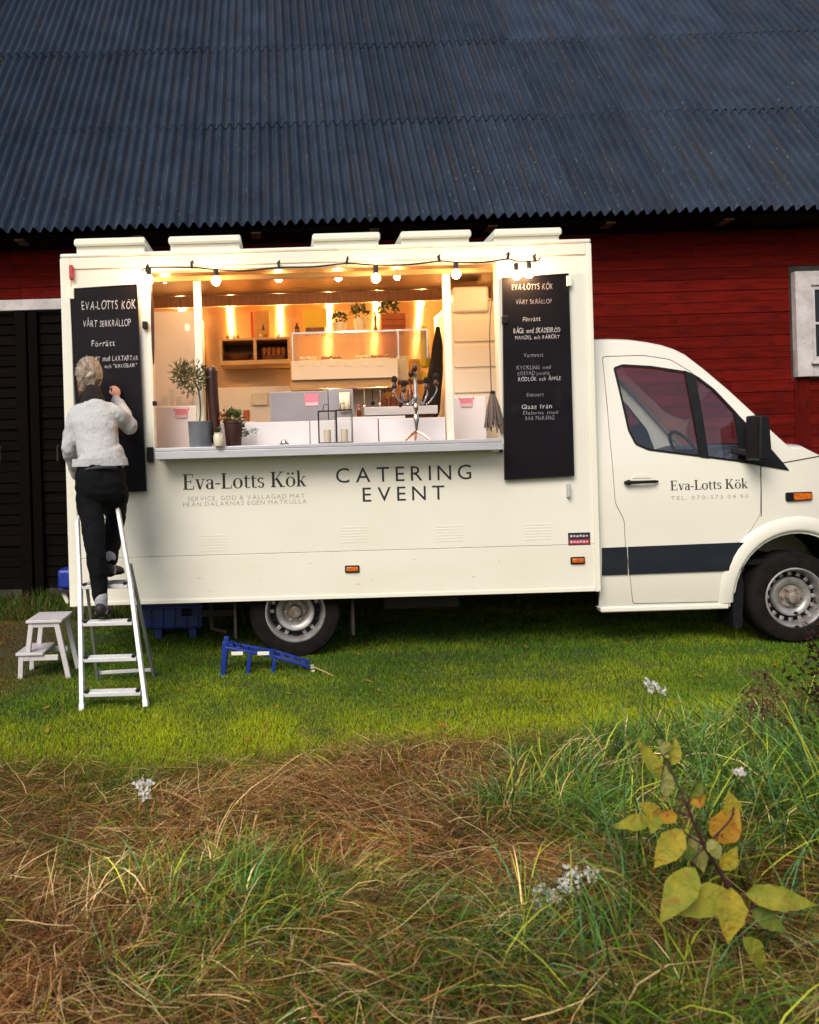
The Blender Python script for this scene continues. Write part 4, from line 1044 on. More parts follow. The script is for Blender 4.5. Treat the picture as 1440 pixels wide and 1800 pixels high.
# ------------------------------------------------------------------ chalkboards
M['slate'] = mat('chalkboard_slate', (.0045, .0035, .006), (.008, .006, .010), 3, .6, spec=.15, col3=(.012, .010, .014), s3=4, t3=.6)
M['chalk'] = mat('chalk', (.70, .67, .68), (.32, .30, .32), 60, .9)
M['chalk_f'] = mat('faint_chalk', (.33, .31, .35), (.16, .15, .18), 70, .9)
def board(px, label, lines, lean):
    (ax, ay), (bx_, by), (cx_, cy_), (dx_, dy_) = px     # tl, tr, br, bl
    YT, YB = 6.868, 6.868 - lean
    tl, tr, br, bl = P(ax, ay, YT), P(bx_, by, YT), P(cx_, cy_, YB), P(dx_, dy_, YB)
    t = thing('chalkboard', label, 'chalkboard', tuple((bl + br) / 2), 'chalkboards flanking the serving hatch')
    th = Vector((0, .016, 0)); q = MB()
    q.add([tl, tr, br, bl, tl + th, tr + th, br + th, bl + th], [(3, 2, 1, 0), (4, 5, 6, 7), (0, 1, 5, 4), (1, 2, 6, 5), (2, 3, 7, 6), (3, 0, 4, 7)])
    build(q, 'panel', M['slate'], t, bevel=.003)
    e = MB()
    for a, b in ((tl, tr), (tr, br), (br, bl), (bl, tl)): e.bar(a + Vector((0, .006, 0)), b + Vector((0, .006, 0)), .006, .022, up=(0, 1, 0))
    build(e, 'edge_strip', M['black'], t, smooth=False)
    for (s, x0, x1, yb, cap, m, j) in lines:
        q = MB(); yy = YT - lean * (yb - ay) / (dy_ - ay) - .0035
        write(q, s, x0, x1, yb, cap, yy, gap=.13, jit=.10, wonk=.10, shear=.06, space=.45)
        build(q, 'chalk_writing', M[m], t, smooth=False, raw=True)
    return t
board(((123, 508), (240, 500), (257, 863), (141, 866)), 'black menu chalkboard being written by the woman on the ladder, rear end of truck',
      [('EVA-LOTTS KÖK', 144, 238, 545, 16, 'chalk', 0), ('VÅRT SERKRÅLLOP', 146, 230, 575, 12, 'chalk', 0), ('Förrätt', 161, 202, 609, 11, 'chalk', 0),
       ('RÅRÖRT med LAXTARTAR', 146, 243, 636, 9, 'chalk', 0), ('och "KRUSBÄR"', 184, 240, 647, 7, 'chalk', 0)], .02)
board(((884, 488), (999, 481), (1009, 836), (888, 843)), 'black menu chalkboard fully covered in chalk writing beside the cab end of the hatch',
      [('EVA-LOTTS KÖK', 900, 972, 510, 11, 'chalk_f', 0), ('VÅRT SKRÅLLOP', 907, 970, 535, 8, 'chalk_f', 0), ('Förrätt', 919, 950, 565, 8, 'chalk', 0),
       ('BÅGE med SKÄDEBRÖD', 903, 985, 586, 9, 'chalk', 0), ('MANDEL och RÅRÖRT', 906, 984, 597, 7, 'chalk', 0), ('Varmrätt', 921, 955, 628, 7, 'chalk_f', 0),
       ('KYCKLING med', 908, 968, 650, 7, 'chalk_f', 0), ('ROSTAD potatis', 910, 966, 660, 7, 'chalk_f', 0), ('RÖDLÖK och ÄPPLE', 911, 986, 670, 7, 'chalk', 0),
       ('Dessert', 926, 956, 697, 7, 'chalk_f', 0), ('Glass från', 917, 970, 719, 8, 'chalk', 0), ('Dalarna med', 920, 981, 729, 6, 'chalk_f', 0), ('BÄR MARÄNG', 924, 974, 739, 7, 'chalk_f', 0)], .01)

# ------------------------------------------------------------------ string lights
M['bulb'] = mat('lit_bulb', (1, .9, .7), None, rough=.3, emit=(1, .57, .24), estr=150)
M['cable'] = mat('black_cable', (.012, .011, .012), None, rough=.6)
M['bulb_in'] = mat('lit_bulb_inside', (1, .9, .7), None, rough=.3, emit=(1, .54, .22), estr=200)
M['bulb_streak'] = mat('added_streak_bulb', (1, .9, .7), None, rough=.3, emit=(1, .5, .16), estr=2300)
YS = 6.80
st = thing('festoon_lights', 'black festoon cable with clips and glowing bulbs along top of hatch', 'string lights', tuple(P(600, 470, YS)))
cpts = [(250, 476, 6.86), (262, 470, 6.84), (337, 470, YS), (380, 474, YS), (430, 476, YS), (490, 470, YS), (550, 469, YS), (610, 463, YS), (661, 466, YS), (720, 465, YS), (772, 459, YS), (802, 461, YS), (850, 461, YS), (893, 455, YS), (908, 459, YS), (932, 459, YS), (946, 458, 6.86), (950, 452, 6.87)]
cv = [P(*c) for c in cpts]; 
build(MB().limb(cv, [.0065] * len(cv), n=6, ref=(0, 0, 1), sub=3), 'cable', M['cable'], st)
for px, py in ((337, 466), (490, 466), (610, 459), (772, 455), (893, 451), (940, 455), (258, 473)):
    c = P(px, py, YS + .01); build(MB().obox(c, (.018, .03, .05), Matrix.Rotation(random.uniform(-.3, .3), 3, 'Y')).obox(c + Vector((.006, .03, .03)), (.012, .08, .012), Matrix.Identity(3)), 'clip', M['cable'], st, bevel=.003)
def bulb(px, py, Y, r, parent, sock=True, m='bulb', top=None):
    c = P(px, py, Y)
    if sock:
        s_ = build(MB().lathe([(.012, .075), (.018, .07), (.020, .045), (.019, .018), (.013, .012)], c + Vector((0, 0, r * .55)), 'z', 14), 'socket', M['cable'], parent)
        b = build(MB().lathe([(0, -r), (r * .5, -r * .88), (r * .86, -r * .5), (r, 0), (r * .86, r * .5), (r * .45, r * .95), (.012, r * 1.2)], c, 'z', 16), 'bulb', M[m], s_)
    else:
        b = build(MB().ball(c, r, 14, 10), 'bulb', M[m], parent)
        build(MB().tube([c + Vector((0, 0, r * .8)), c + Vector((0, 0, r + .05))], .012, 8), 'socket', M['cable'] if m == 'bulb' else M['inwood'], b)
for px, py in ((262, 492), (380, 494), (661, 489), (802, 482), (908, 484), (930, 481)): bulb(px, py, YS, .034, st)
st2 = thing('inner_string_lights', 'row of bare warm bulbs strung inside above the serving hatch', 'string lights', tuple(P(600, 485, 7.35)))
ip = [(283, 486), (330, 488), (490, 478), (527, 458), (595, 478), (698, 478), (880, 476)]
YN = 7.42
build(MB().limb([P(275, 462, YN), P(400, 466, YN), P(527, 460, YN), P(640, 462, YN), P(760, 458, YN), P(885, 455, YN)], [.005] * 6, n=6, ref=(0, 0, 1), sub=4), 'cable', M['trim'], st2)
for px, py in ((290, 492), (490, 490), (595, 488), (698, 486), (880, 488)):
    bulb(px, py, YN, .028, st2, False, 'bulb_in')
st3 = thing('added_streak_bulbs', 'unseen bulbs added behind the ceiling rail to streak the steel back wall', 'string lights', (.5, 8.86, 3.0))  # hidden bulbs, added to throw light streaks down the back wall
build(MB().tube([(-1.45, 8.86, 3.035), (2.1, 8.86, 3.035)], .006, 6), 'cable', M['trim'], st3)
for px in (318, 403, 492, 580, 665, 742, 830):
    bulb(px, 794 - (3.0 - 1.6) * F / 8.86 - (px - CX) * .029, 8.86, .018, st3, False, 'bulb_streak')

# ------------------------------------------------------------------ things inside the truck and on the counter
def leafy(mb, c, r, n, ln, wd, rr=random.Random(3), up=.2):
    for _ in range(n):
        d = Vector((rr.gauss(0, 1), rr.gauss(0, 1), rr.gauss(0, 1) + up)).normalized()
        p = Vector(c) + Vector((d.x * r[0], d.y * r[1], d.z * r[2])) * rr.uniform(.25, 1)
        t = (d + Vector((rr.gauss(0, .5), rr.gauss(0, .5), rr.gauss(0, .5)))).normalized(); s = t.orthogonal().normalized(); s.rotate(Matrix.Rotation(rr.uniform(0, 6.28), 3, t))
        L, W = ln * rr.uniform(.6, 1.2), wd * rr.uniform(.7, 1.2); nn = t.cross(s)
        mb.add([p, p + t * L * .5 + s * W + nn * .1 * L, p + t * L, p + t * L * .5 - s * W + nn * .1 * L], [(0, 1, 2), (0, 2, 3)])
    return mb
M['olive'] = mat('olive_leaf', (.055, .075, .022), (.16, .14, .045), 25, .5)
M['herb'] = mat('herb_leaf', (.03, .06, .012), (.07, .10, .02), 25, .55)
M['zinc'] = mat('zinc_pot', (.30, .33, .38), (.22, .25, .30), 9, .4, metal=.5)
M['terra'] = mat('dark_pot', (.05, .016, .01), (.035, .01, .008), 8, .5)
M['bark'] = mat('bark', (.14, .09, .05), (.07, .04, .025), 30, .9)
M['leather'] = mat('brown_leather', (.055, .014, .008), (.03, .008, .005), 9, .35)
M['white_c'] = mat('white_ceramic', (.72, .66, .5), None, rough=.3)
M['crate'] = mat('orange_crate', (.42, .10, .02), (.3, .065, .015), 8, .6)
M['yel'] = mat('yellow_card', (.75, .5, .02), None, rough=.5)
M['cardb'] = mat('tan_card', (.6, .34, .1), (.5, .27, .08), 12, .7)
M['redp'] = mat('red_print_box', (.5, .07, .02), None, rough=.5)
M['bread'] = mat('bread_crust', (.42, .16, .04), (.28, .09, .02), 20, .7)
M['basket'] = mat('basket', (.16, .05, .02), (.09, .03, .015), 40, .8)
M['silver'] = mat('silver', (.75, .72, .70), None, rough=.18, metal=1)
M['brass'] = mat('copper_stand', (.75, .42, .25), None, rough=.25, metal=1)
M['darkcloth'] = mat('dark_cloth', (.007, .0045, .005), (.014, .008, .009), 9, .95, bump=.3)
M['greybox'] = mat('grey_machine', (.30, .30, .36), (.26, .26, .31), 4, .45)
M['pink'] = mat('pink_sticker', (.75, .22, .32), None, rough=.6)
M['cloth_g'] = mat('taupe_bristle', (.20, .15, .13), (.12, .09, .08), 60, .95, stretch=(8, 8, 1))
M['bottle'] = mat('brown_bottle', (.10, .022, .008), None, rough=.12, coat=.5)
M['wax'] = mat('candle', (.75, .62, .5), None, rough=.6)
ctop = cz + .001
def on(px, Y): return P(px, 780, Y).x
Yc = 6.78
# olive tree
x = on(353, Yc); t = thing('potted_olive_tree', 'small olive standard tree in a zinc pot at the rear end of the counter', 'potted plant', (x, Yc, ctop))
w = 21.5 * Yc / F
build(MB().lathe([(w * .88, 0), (w * .92, .01), (w, .175), (w * 1.03, .18), (w * 1.03, .19), (w * .95, .19), (w * .93, .17), (0, .165)], (x, Yc, ctop), 'z', 28), 'pot', M['zinc'], t)
build(MB().lathe([(w * .93, .16), (0, .168)], (x, Yc, ctop), 'z', 16), 'soil', M['soil'], t)
cr_ = P(335, 668, Yc)
tr = build(MB().limb([(x - .01, Yc, ctop + .15), (x + .005, Yc, ctop + .27), (cr_.x + .06, Yc, cr_.z - .1), (cr_.x + .03, Yc, cr_.z)], [.007, .006, .006, .004], n=7), 'trunk', M['bark'], t)
build(MB().tube([(x + .045, Yc, ctop + .15), (x + .03, Yc, cr_.z - .05)], .0035, 6), 'cane', M['inwood'], t)
q = MB(); leafy(q, (cr_.x + .01, Yc, cr_.z + .01), (.135, .12, .12), 520, .045, .006); leafy(q, (cr_.x - .07, Yc, cr_.z + .06), (.07, .07, .08), 120, .05, .006, random.Random(8))
tag(build(q, 'crown', M['olive'], t, smooth=False, raw=True), kind='stuff')
# brown roll
x = on(376, 6.78); pz = P(376, 642, 6.78).z
t = thing('leather_roll', 'tall dark brown leather roll standing behind the olive tree pot', 'leather roll', (x, 6.80, ctop))
build(MB().limb([(x + .012, 6.80, ctop + .04), (x + .01, 6.8, ctop + .2), (x - .002, 6.80, pz - .15), (x - .002, 6.80, pz - .04)], [(.036, .03), (.04, .035), (.043, .04), (.044, .04)], n=16), 'roll', M['leather'], t)
build(MB().tube([(x - .042, 6.765, ctop), (x - .044, 6.765, pz)], .005, 6), 'seam_strip', M['black'], t)
# second pot
x = on(411, Yc); t = thing('potted_flowers', 'dark brown pot of small flowering herbs next to the zinc pot', 'potted plant', (x, Yc, ctop)); w = 16.5 * Yc / F
build(MB().lathe([(w * .78, 0), (w * .82, .005), (w, .165), (w * 1.06, .168), (w * 1.06, .19), (w * .95, .19), (w * .92, .17), (0, .165)], (x, Yc, ctop), 'z', 24), 'pot', M['terra'], t)
q = leafy(MB(), (x, Yc, ctop + .20), (.09, .07, .07), 170, .035, .011, random.Random(4), .8); leafy(q, (x + .075, Yc, ctop + .12), (.03, .03, .06), 40, .03, .01, random.Random(5), -.5)
tag(build(q, 'leaves', M['herb'], t, smooth=False, raw=True), kind='stuff')
q = leafy(MB(), (x - .06, Yc, ctop + .21), (.07, .04, .04), 60, .016, .011, random.Random(6), .9); build(q, 'flowers', M['crate'], t, smooth=False, raw=True)['kind'] = 'stuff'
# small flowered jar between the pots
x = on(385, 6.68); t = thing('flowered_jar', 'small white jar with painted leaves between zinc pot and brown pot', 'jar', (x, 6.66, ctop))
build(MB().lathe([(.03, 0), (.038, .02), (.038, .075), (.03, .09), (.032, .1), (.0, .1)], (x, 6.66, ctop), 'z', 18), 'body', M['white_c'], t)
build(leafy(MB(), (x, 6.645, ctop + .1), (.03, .02, .04), 40, .022, .007, random.Random(9), .9), 'sprig', M['herb'], t, smooth=False, raw=True)
# bell
x = on(500, Yc); t = thing('counter_bell', 'small silver service bell on the counter', 'bell', (x, Yc, ctop))
build(MB().lathe([(.034, 0), (.034, .008), (.0, .008)], (x, Yc, ctop), 'z', 20), 'base', M['black'], t)
build(MB().lathe([(.029, .010), (.027, .022), (.018, .034), (.0, .038)], (x, Yc, ctop), 'z', 20), 'dome', M['silver'], t)
build(MB().ball((x, Yc, ctop + .043), .005), 'button', M['silver'], t)
# glass with a sprig beside the flowers
x = on(447, Yc); t = thing('drinking_glass', 'clear tumbler holding a small blue grey sprig on counter', 'glass', (x, Yc, ctop))
build(MB().lathe([(.022, 0), (.028, .075), (.026, .075), (.021, .006), (0, .005)], (x, Yc, ctop), 'z', 18), 'tumbler', M['clear'], t)
build(leafy(MB(), (x, Yc, ctop + .10), (.03, .02, .025), 36, .02, .006, random.Random(11), .5), 'sprig', M['zinc'], t, smooth=False, raw=True)
# lanterns
def lantern(px, label, w=.125, h=.235, d=.12):
    x = on(px, Yc); t = thing('glass_lantern', label, 'lantern', (x, Yc, ctop), 'glass lanterns on the counter'); e = .006
    q = MB()
    for a in (-1, 1):
        for b in (-1, 1): q.box(x + a * w / 2 - e / 2, x + a * w / 2 + e / 2, Yc + b * d / 2 - e / 2, Yc + b * d / 2 + e / 2, ctop, ctop + h)
    for z in (ctop, ctop + h):
        for a in (-1, 1):
            q.box(x - w / 2, x + w / 2, Yc + a * d / 2 - e / 2, Yc + a * d / 2 + e / 2, z, z + e); q.box(x + a * w / 2 - e / 2, x + a * w / 2 + e / 2, Yc - d / 2, Yc + d / 2, z, z + e)
    build(q, 'frame', M['black'], t, smooth=False)
    for (a, b, c, dd) in ((x - w / 2, x + w / 2, Yc - d / 2, Yc - d / 2 + .002), (x - w / 2, x - w / 2 + .002, Yc - d / 2, Yc + d / 2), (x + w / 2 - .002, x + w / 2, Yc - d / 2, Yc + d / 2)):
        build(MB().box(a, b, c, dd, ctop + e, ctop + h), 'pane', M['clear'], t, smooth=False)
    build(MB().lathe([(.026, .008), (.026, .10), (.0, .10)], (x, Yc, ctop), 'z', 16), 'candle', M['wax'], t)
    build(MB().box(x - w / 2 + .005, x + w / 2 - .005, Yc - d / 2 + .005, Yc + d / 2 - .005, ctop + .001, ctop + .006), 'base', M['zinc'], t)
    build(MB().tube([(x - .03, Yc, ctop + h), (x - .02, Yc, ctop + h + .05), (x + .01, Yc, ctop + h + .055)], .003, 6), 'handle', M['black'], t)
lantern(576, 'square glass lantern with a thin black frame, nearer the bell')
lantern(606, 'square glass lantern with a thin black frame, nearer the candelabra', .115, .24, .10)
# candelabra
x = on(733, Yc); t = thing('candelabra', 'tall silver five armed candelabra with dark bird figures on the counter', 'candelabra', (x, Yc, ctop))
k = Yc / F; zt = P(733, 640, Yc).z
q = MB()
for a in (math.pi * .5, math.pi * 1.2, math.pi * 1.8):
    q.tube([(x, Yc, ctop + .07), (x + .05 * math.cos(a), Yc + .04 * math.sin(a), ctop + .045), (x + .11 * math.cos(a), Yc + .08 * math.sin(a), ctop + .005)], [.009, .011, .008], 8)
build(q, 'foot', M['brass'], t)
build(MB().lathe([(.01, .06), (.012, .1), (.024, .16), (.018, .19), (.008, .2), (.02, .24), (.02, .26), (.008, .28), (.022, .33), (.01, .36), (.018, .42), (.01, .46), (.02, .5), (.0, .51)], (x, Yc, ctop), 'z', 14), 'stem', M['silver'], t)
for dx, dz in ((-.155, .41), (-.085, .375), (.085, .395), (.155, .42)):
    b = build(MB().limb([(x, Yc, ctop + .33), (x + dx * .5, Yc - .02, ctop + .27), (x + dx, Yc, ctop + dz - .06), (x + dx, Yc, ctop + dz - .02)], [.006] * 4, n=7), 'arm', M['silver'], t)
    build(MB().lathe([(.006, -.02), (.024, 0), (.018, .01), (.012, .03), (.0, .03)], (x + dx, Yc, ctop + dz), 'z', 12), 'candle_cup', M['leather'], b)
    build(MB().ball((x + dx, Yc, ctop + dz + .05), (.022, .018, .028)), 'knob', M['darkcloth'], b)
for dx, dz in ((-.03, .5), (.0, .54), (-.115, .28), (-.065, .29)):
    build(MB().ball((x + dx, Yc, ctop + dz), (.02, .02, .03)), 'knob', M['leather'], t)
# inside, on the display and shelf
def put(px0, py0, px1, py1, Y, dep): return pbox(px0, py0, px1, py1, Y, dep)
a = put(441, 546, 474, 592, 8.55, .05); t = thing('framed_card', 'tan picture card with a red edge standing on the box shelf', 'card', (a[0], 8.6, SHA[5]))
build(MB().box(a[0] + .03, a[1], 8.55, 8.58, SHA[5], a[5]), 'front', M['cardb'], t, bevel=.003); build(MB().box(a[0], a[0] + .028, 8.552, 8.6, SHA[5], a[5] - .01), 'red_side', M['redp'], t)
build(MB().prism([(a[0] + .1, a[4] + .06), (a[0] + .13, a[4] + .06), (a[0] + .115, a[4] + .13)], 8.546, 8.549), 'print', M['leather'], t)
# display counter of glass with goods
dz0, dz1 = SFA[5], P(600, 585, 8.2).z
t = thing('glass_display', 'glass display counter with trays of food behind the serving front', 'display case', (SFA[0], 8.2, SFA[5]))
gx0, gx1 = P(514, 600, 8.2).x, P(752, 600, 8.2).x
for a, b, c, d, e, f in ((gx0, gx1, 8.18, 8.186, dz0, dz1), (gx0, gx0 + .006, 8.19, 8.6, dz0, dz1), (gx1 - .006, gx1, 8.19, 8.6, dz0, dz1)):
    build(MB().box(a, b, c, d, e, f), 'pane', M['clear'], t, smooth=False)
build(MB().box(gx0, gx1, 8.17, 8.62, dz1, dz1 + .008), 'top_shelf', M['clear'], t, smooth=False)
build(MB().box(gx0, gx1, 8.165, 8.175, dz1 - .004, dz1 + .012), 'edge_trim', M['silver'], t)
for px in (514, 700, 751): xx = P(px, 600, 8.175).x; build(MB().box(xx - .006, xx + .006, 8.17, 8.182, dz0, dz1), 'upright', M['silver'], t)
for i, (px, w) in enumerate(((540, 30), (582, 34), (640, 26), (668, 34))):
    xx = P(px, 620, 8.35).x; ww = w * 8.35 / F / 2
    tr_ = build(MB().box(xx - ww, xx + ww, 8.3, 8.5, dz0 + .002, dz0 + .03), 'tray', M['white_c'], t, bevel=.006)
    q = MB()
    for j in range(5): q.ball((xx - ww + ww * 2 * (j + .5) / 5, 8.36 + .05 * (j % 2), dz0 + .045), (.025, .025, .02), 8, 5)
    build(q, 'food', M['bread'] if i % 2 else M['wax'], tr_)['kind'] = 'stuff'
top = dz1 + .009
def plant_pot(px0, px1, py0, Y, label, leaf_r, m='white_c', nm='herb_pot', grp='potted herbs on the glass display', n=130):
    a = put(px0, py0, px1, 585, Y, .1); t = thing(nm, label, 'potted plant', ((a[0] + a[1]) / 2, Y, top), grp); c = (a[0] + a[1]) / 2; w = (a[1] - a[0]) / 2
    build(MB().lathe([(w * .8, 0), (w, a[5] - top - .01), (w, a[5] - top), (w * .88, a[5] - top), (w * .85, a[5] - top - .02), (0, a[5] - top - .02)], (c, Y, top), 'z', 18), 'pot', M[m], t)
    tag(build(leafy(MB(), (c, Y, a[5] + leaf_r * .55), (leaf_r, leaf_r, leaf_r * .8), n, .04, .013, random.Random(int(px0)), .5), 'leaves', M['herb'], t, smooth=False, raw=True), kind='stuff')
plant_pot(585, 609, 567, 8.36, 'low white pot with sparse dark herbs, shortest on the glass display', .07, n=80)
plant_pot(622, 644, 560, 8.36, 'white pot with bushy green herbs in the middle of the glass display', .085)
a = put(670, 551, 713, 581, 8.34, .2); t = thing('orange_planter', 'orange wooden box with a dark green herb on the glass display', 'planter', (a[0], 8.4, top))
zc = a[5]
for i in range(3):
    h = (zc - top) / 3; build(MB().box(a[0], a[1], 8.34, 8.352, top + i * h + .003, top + (i + 1) * h), 'slat', M['crate'], t, bevel=.002)
build(MB().box(a[0] + .004, a[1] - .004, 8.353, 8.53, top, zc - .01), 'box', M['crate'], t)
tag(build(leafy(MB(), (a[0] + .07, 8.42, zc + .07), (.09, .08, .09), 190, .04, .014, random.Random(12), .6), 'leaves', M['herb'], t, smooth=False, raw=True), kind='stuff')
t = thing('pepper_mill', 'dark wooden pepper mill between white pot and orange box', 'pepper mill', (P(663, 580, 8.3).x, 8.3, top))
xx = P(660, 560, 8.3).x; build(MB().lathe([(.016, 0), (.02, .01), (.011, .08), (.016, .13), (.009, .15), (.014, .18), (.0, .195)], (xx, 8.3, top), 'z', 14), 'body', M['inwood_d'], t)
a = put(533, 543, 574, 576, 8.42, .03); t = thing('yellow_sign', 'plain yellow card standing above the glass display', 'card', (a[0], 8.42, top))
build(MB().box(a[0], a[1], 8.42, 8.428, a[4], a[5]), 'card', M['yel'], t); build(MB().box(a[0] + .02, a[1] - .02, 8.4, 8.46, top, a[4]), 'holder', M['inwood_d'], t)
xx = P(522, 575, 8.32).x; t = thing('oil_bottle', 'small brown oil bottle at the rear corner of the glass display', 'bottle', (xx, 8.32, top))
build(MB().lathe([(.022, 0), (.025, .005), (.025, .06), (.01, .085), (.008, .11), (.0, .112)], (xx, 8.32, top), 'z', 16), 'body', M['bottle'], t)
# basket and bread in the box shelf
zb = SHA[4] + .041; m_ = (SHA[0] + SHA[1]) / 2
xx = (SHA[0] + m_) / 2; t = thing('fruit_bowl', 'wide reddish brown bowl in the rear compartment of the box shelf', 'bowl', (xx, 8.65, zb))
build(MB().lathe([(.05, 0), (.10, .02), (.13, .07), (.12, .07), (.09, .025), (0, .01)], (xx, 8.65, zb), 'z', 22), 'bowl', M['basket'], t)
xx = (m_ + SHA[1]) / 2; t = thing('bread_basket', 'wicker basket filled with orange brown loaves in the box shelf', 'basket', (xx, 8.62, zb))
build(MB().box(xx - .10, xx + .12, 8.53, 8.72, zb, zb + .05), 'basket', M['basket'], t, bevel=.01)
for j in range(5): build(MB().limb([(xx - .08 + j * .045, 8.55, zb + .06), (xx - .08 + j * .045, 8.62, zb + .11), (xx - .075 + j * .045, 8.70, zb + .07)], [.018, .024, .016], n=9, sub=3), 'loaf', M['bread'], t)
for j, px in enumerate((400, 411, 418, 458, 468, 490)):
    pp = P(px, 590, 8.55); t = thing('garlic_bulb' if j % 2 else 'onion', ['small brown onion at the rear corner of the box shelf', 'pale garlic bulb between two onions on the box shelf', 'small brown onion next to the pale garlic bulb on the box shelf', 'pale garlic bulb in front of the tan picture card', 'small brown onion at the foot of the tan picture card', 'pale garlic bulb at the cab end of the box shelf'][j], 'vegetable', (pp.x, 8.55, SHA[5]), 'vegetables on the box shelf')
    build(MB().lathe([(.004, 0), (.017, .008), (.018, .02), (.006, .034), (.002, .045), (0, .045)], (pp.x, 8.55, SHA[5]), 'z', 12), 'body', M['white_c'] if j % 2 else M['bread'], t)
# grey machine behind the counter
a = put(475, 687, 622, 760, 7.5, .4); t = thing('grey_machine', 'lilac grey till and kitchen machine with a pink sticker behind the counter', 'machine', ((a[0] + a[1]) / 2, 7.5, .97))
build(MB().box(a[0], a[1] - .21, 7.5, 7.8, .97, a[5]), 'housing', M['greybox'], t, bevel=.008); build(MB().box(a[1] - .205, a[1], 7.51, 7.8, .97, a[5] + .01), 'side_unit', M['greybox'], t, bevel=.008)
def pig(px0, py0, px1, py1, Y, par):
    b = put(px0, py0, px1, py1, Y, .002); xm = (b[0] + b[1]) / 2; zl, zh = b[4], b[5]; q = MB()
    q.prism(round_poly([(b[0] + .01, zl), (b[1] - .01, zl), (b[1] - .01, zh - .012), (b[0] + .01, zh - .012)], .02), Y - .003, Y)
    for s_ in (-1, 1): q.prism([(xm + s_ * .045, zh - .014), (xm + s_ * .062, zh), (xm + s_ * .06, zh - .03)], Y - .0028, Y)
    build(q, 'sticker', M['pink'], par, smooth=False)
    build(MB().box(b[0] + .015, b[1] - .015, Y - .0045, Y - .0035, zl + .006, zl + .03), 'sticker_band', M['pale'], par, smooth=False)
pig(534, 690, 562, 714, 7.5, t)
t2 = thing('sticker_sheet', 'faint pink animal sticker on the white low unit, rear end', 'sticker', tuple(P(318, 727, 7.345))); pig(306, 716, 332, 736, 7.348, t2)
t2 = thing('sticker_sheet', 'faint pink animal sticker on the white low unit, cab end', 'sticker', tuple(P(820, 706, 7.295))); pig(807, 697, 833, 716, 7.298, t2)
# glassware at the sink, brown bottles, utensils
zs_ = a3[5]
for i, (px, lab, r_, h) in enumerate(((676, 'stout brown bottle on the sink behind the candelabra', .03, .13), (692, 'dark oil flask on the sink behind the candelabra', .034, .16), (708, 'slim brown bottle on the sink behind the candelabra', .022, .19), (722, 'tall dark bottle on the sink close to the black coats', .026, .22))):
    xx = P(px, 712, 7.85).x; t = thing('bottle', lab, 'bottle', (xx, 7.85, zs_), 'bottles on the sink')
    build(MB().lathe([(r_, 0), (r_ * 1.05, .006), (r_ * 1.05, h * .55), (r_ * .4, h * .72), (r_ * .35, h * .98), (0, h)], (xx, 7.85, zs_), 'z', 16), 'body', M['bottle'], t)
    build(MB().lathe([(r_ * .42, h), (r_ * .42, h + .02), (0, h + .02)], (xx, 7.85, zs_), 'z', 10), 'cap', M['black'], t)
xx = P(632, 733, 7.2).x; zz = P(632, 733, 7.2).z
t = thing('sauce_bottle', 'little red brown sauce bottle beside the grey machine', 'bottle', (xx, 7.2, zz)); build(MB().lathe([(.022, 0), (.024, .01), (.02, .04), (.024, .05), (.012, .07), (.01, .085), (0, .085)], (xx, 7.2, zz), 'z', 14), 'body', M['bottle'], t)
build(MB().lathe([(.013, .085), (.013, .1), (0, .1)], (xx, 7.2, zz), 'z', 10), 'cap', M['redp'], t)
build(MB().box(xx - .2, xx + .35, 7.12, 7.35, zz - .02, zz - .001), 'inner_shelf', M['lilac'], truck)
# coats at the cab end
a = put(757, 575, 779, 720, 8.1, .2); t = thing('hanging_coats', 'dark coat and aprons hanging inside next to the window post', 'coat', (a[0], 8.2, a[5]))
q = MB(); q.limb([(a[1] - .02, 8.2, a[5]), (a[1] - .03, 8.2, a[5] - .2), (a[1] - .06, 8.2, a[5] - .45), (a[0] + .0, 8.2, a[4])], [(.02, .04), (.05, .08), (.07, .09), (.09, .09)], n=16); build(q, 'coat', M['darkcloth'], t)
a = put(742, 575, 758, 640, 8.25, .1); build(MB().limb([(a[0] + .03, 8.3, a[5]), (a[0] + .03, 8.3, a[4])], [(.03, .02), (.05, .03)], n=12), 'apron', M['yel'], t)
a = put(700, 625, 740, 668, 8.3, .1); t = thing('shelf_boxes', 'small orange and brown boxes on a shelf behind the candelabra', 'boxes', (a[0], 8.35, a[4]))
build(MB().box(a[0], a[1] + .05, 8.3, 8.6, a[4] - .02, a[4] - .001), 'shelf', M['inwood_d'], t); build(MB().box(a[0], a[0] + .09, 8.32, 8.4, a[4], a[5]), 'carton', M['white_c'], t, bevel=.003); build(MB().box(a[0] + .11, a[1], 8.32, 8.4, a[4], a[5] - .03), 'carton', M['cardb'], t, bevel=.003)
build(MB().box(a[1] + .005, a[1] + .05, 8.32, 8.38, a[4], a[4] + .07), 'carton', M['yel'], t, bevel=.003)
build(MB().box(P(442, 672, 8.4).x, P(470, 672, 8.4).x, 8.42, 8.45, P(455, 712, 8.4).z, P(455, 690, 8.4).z), 'wall_socket', M['white_c'], truck, bevel=.004)
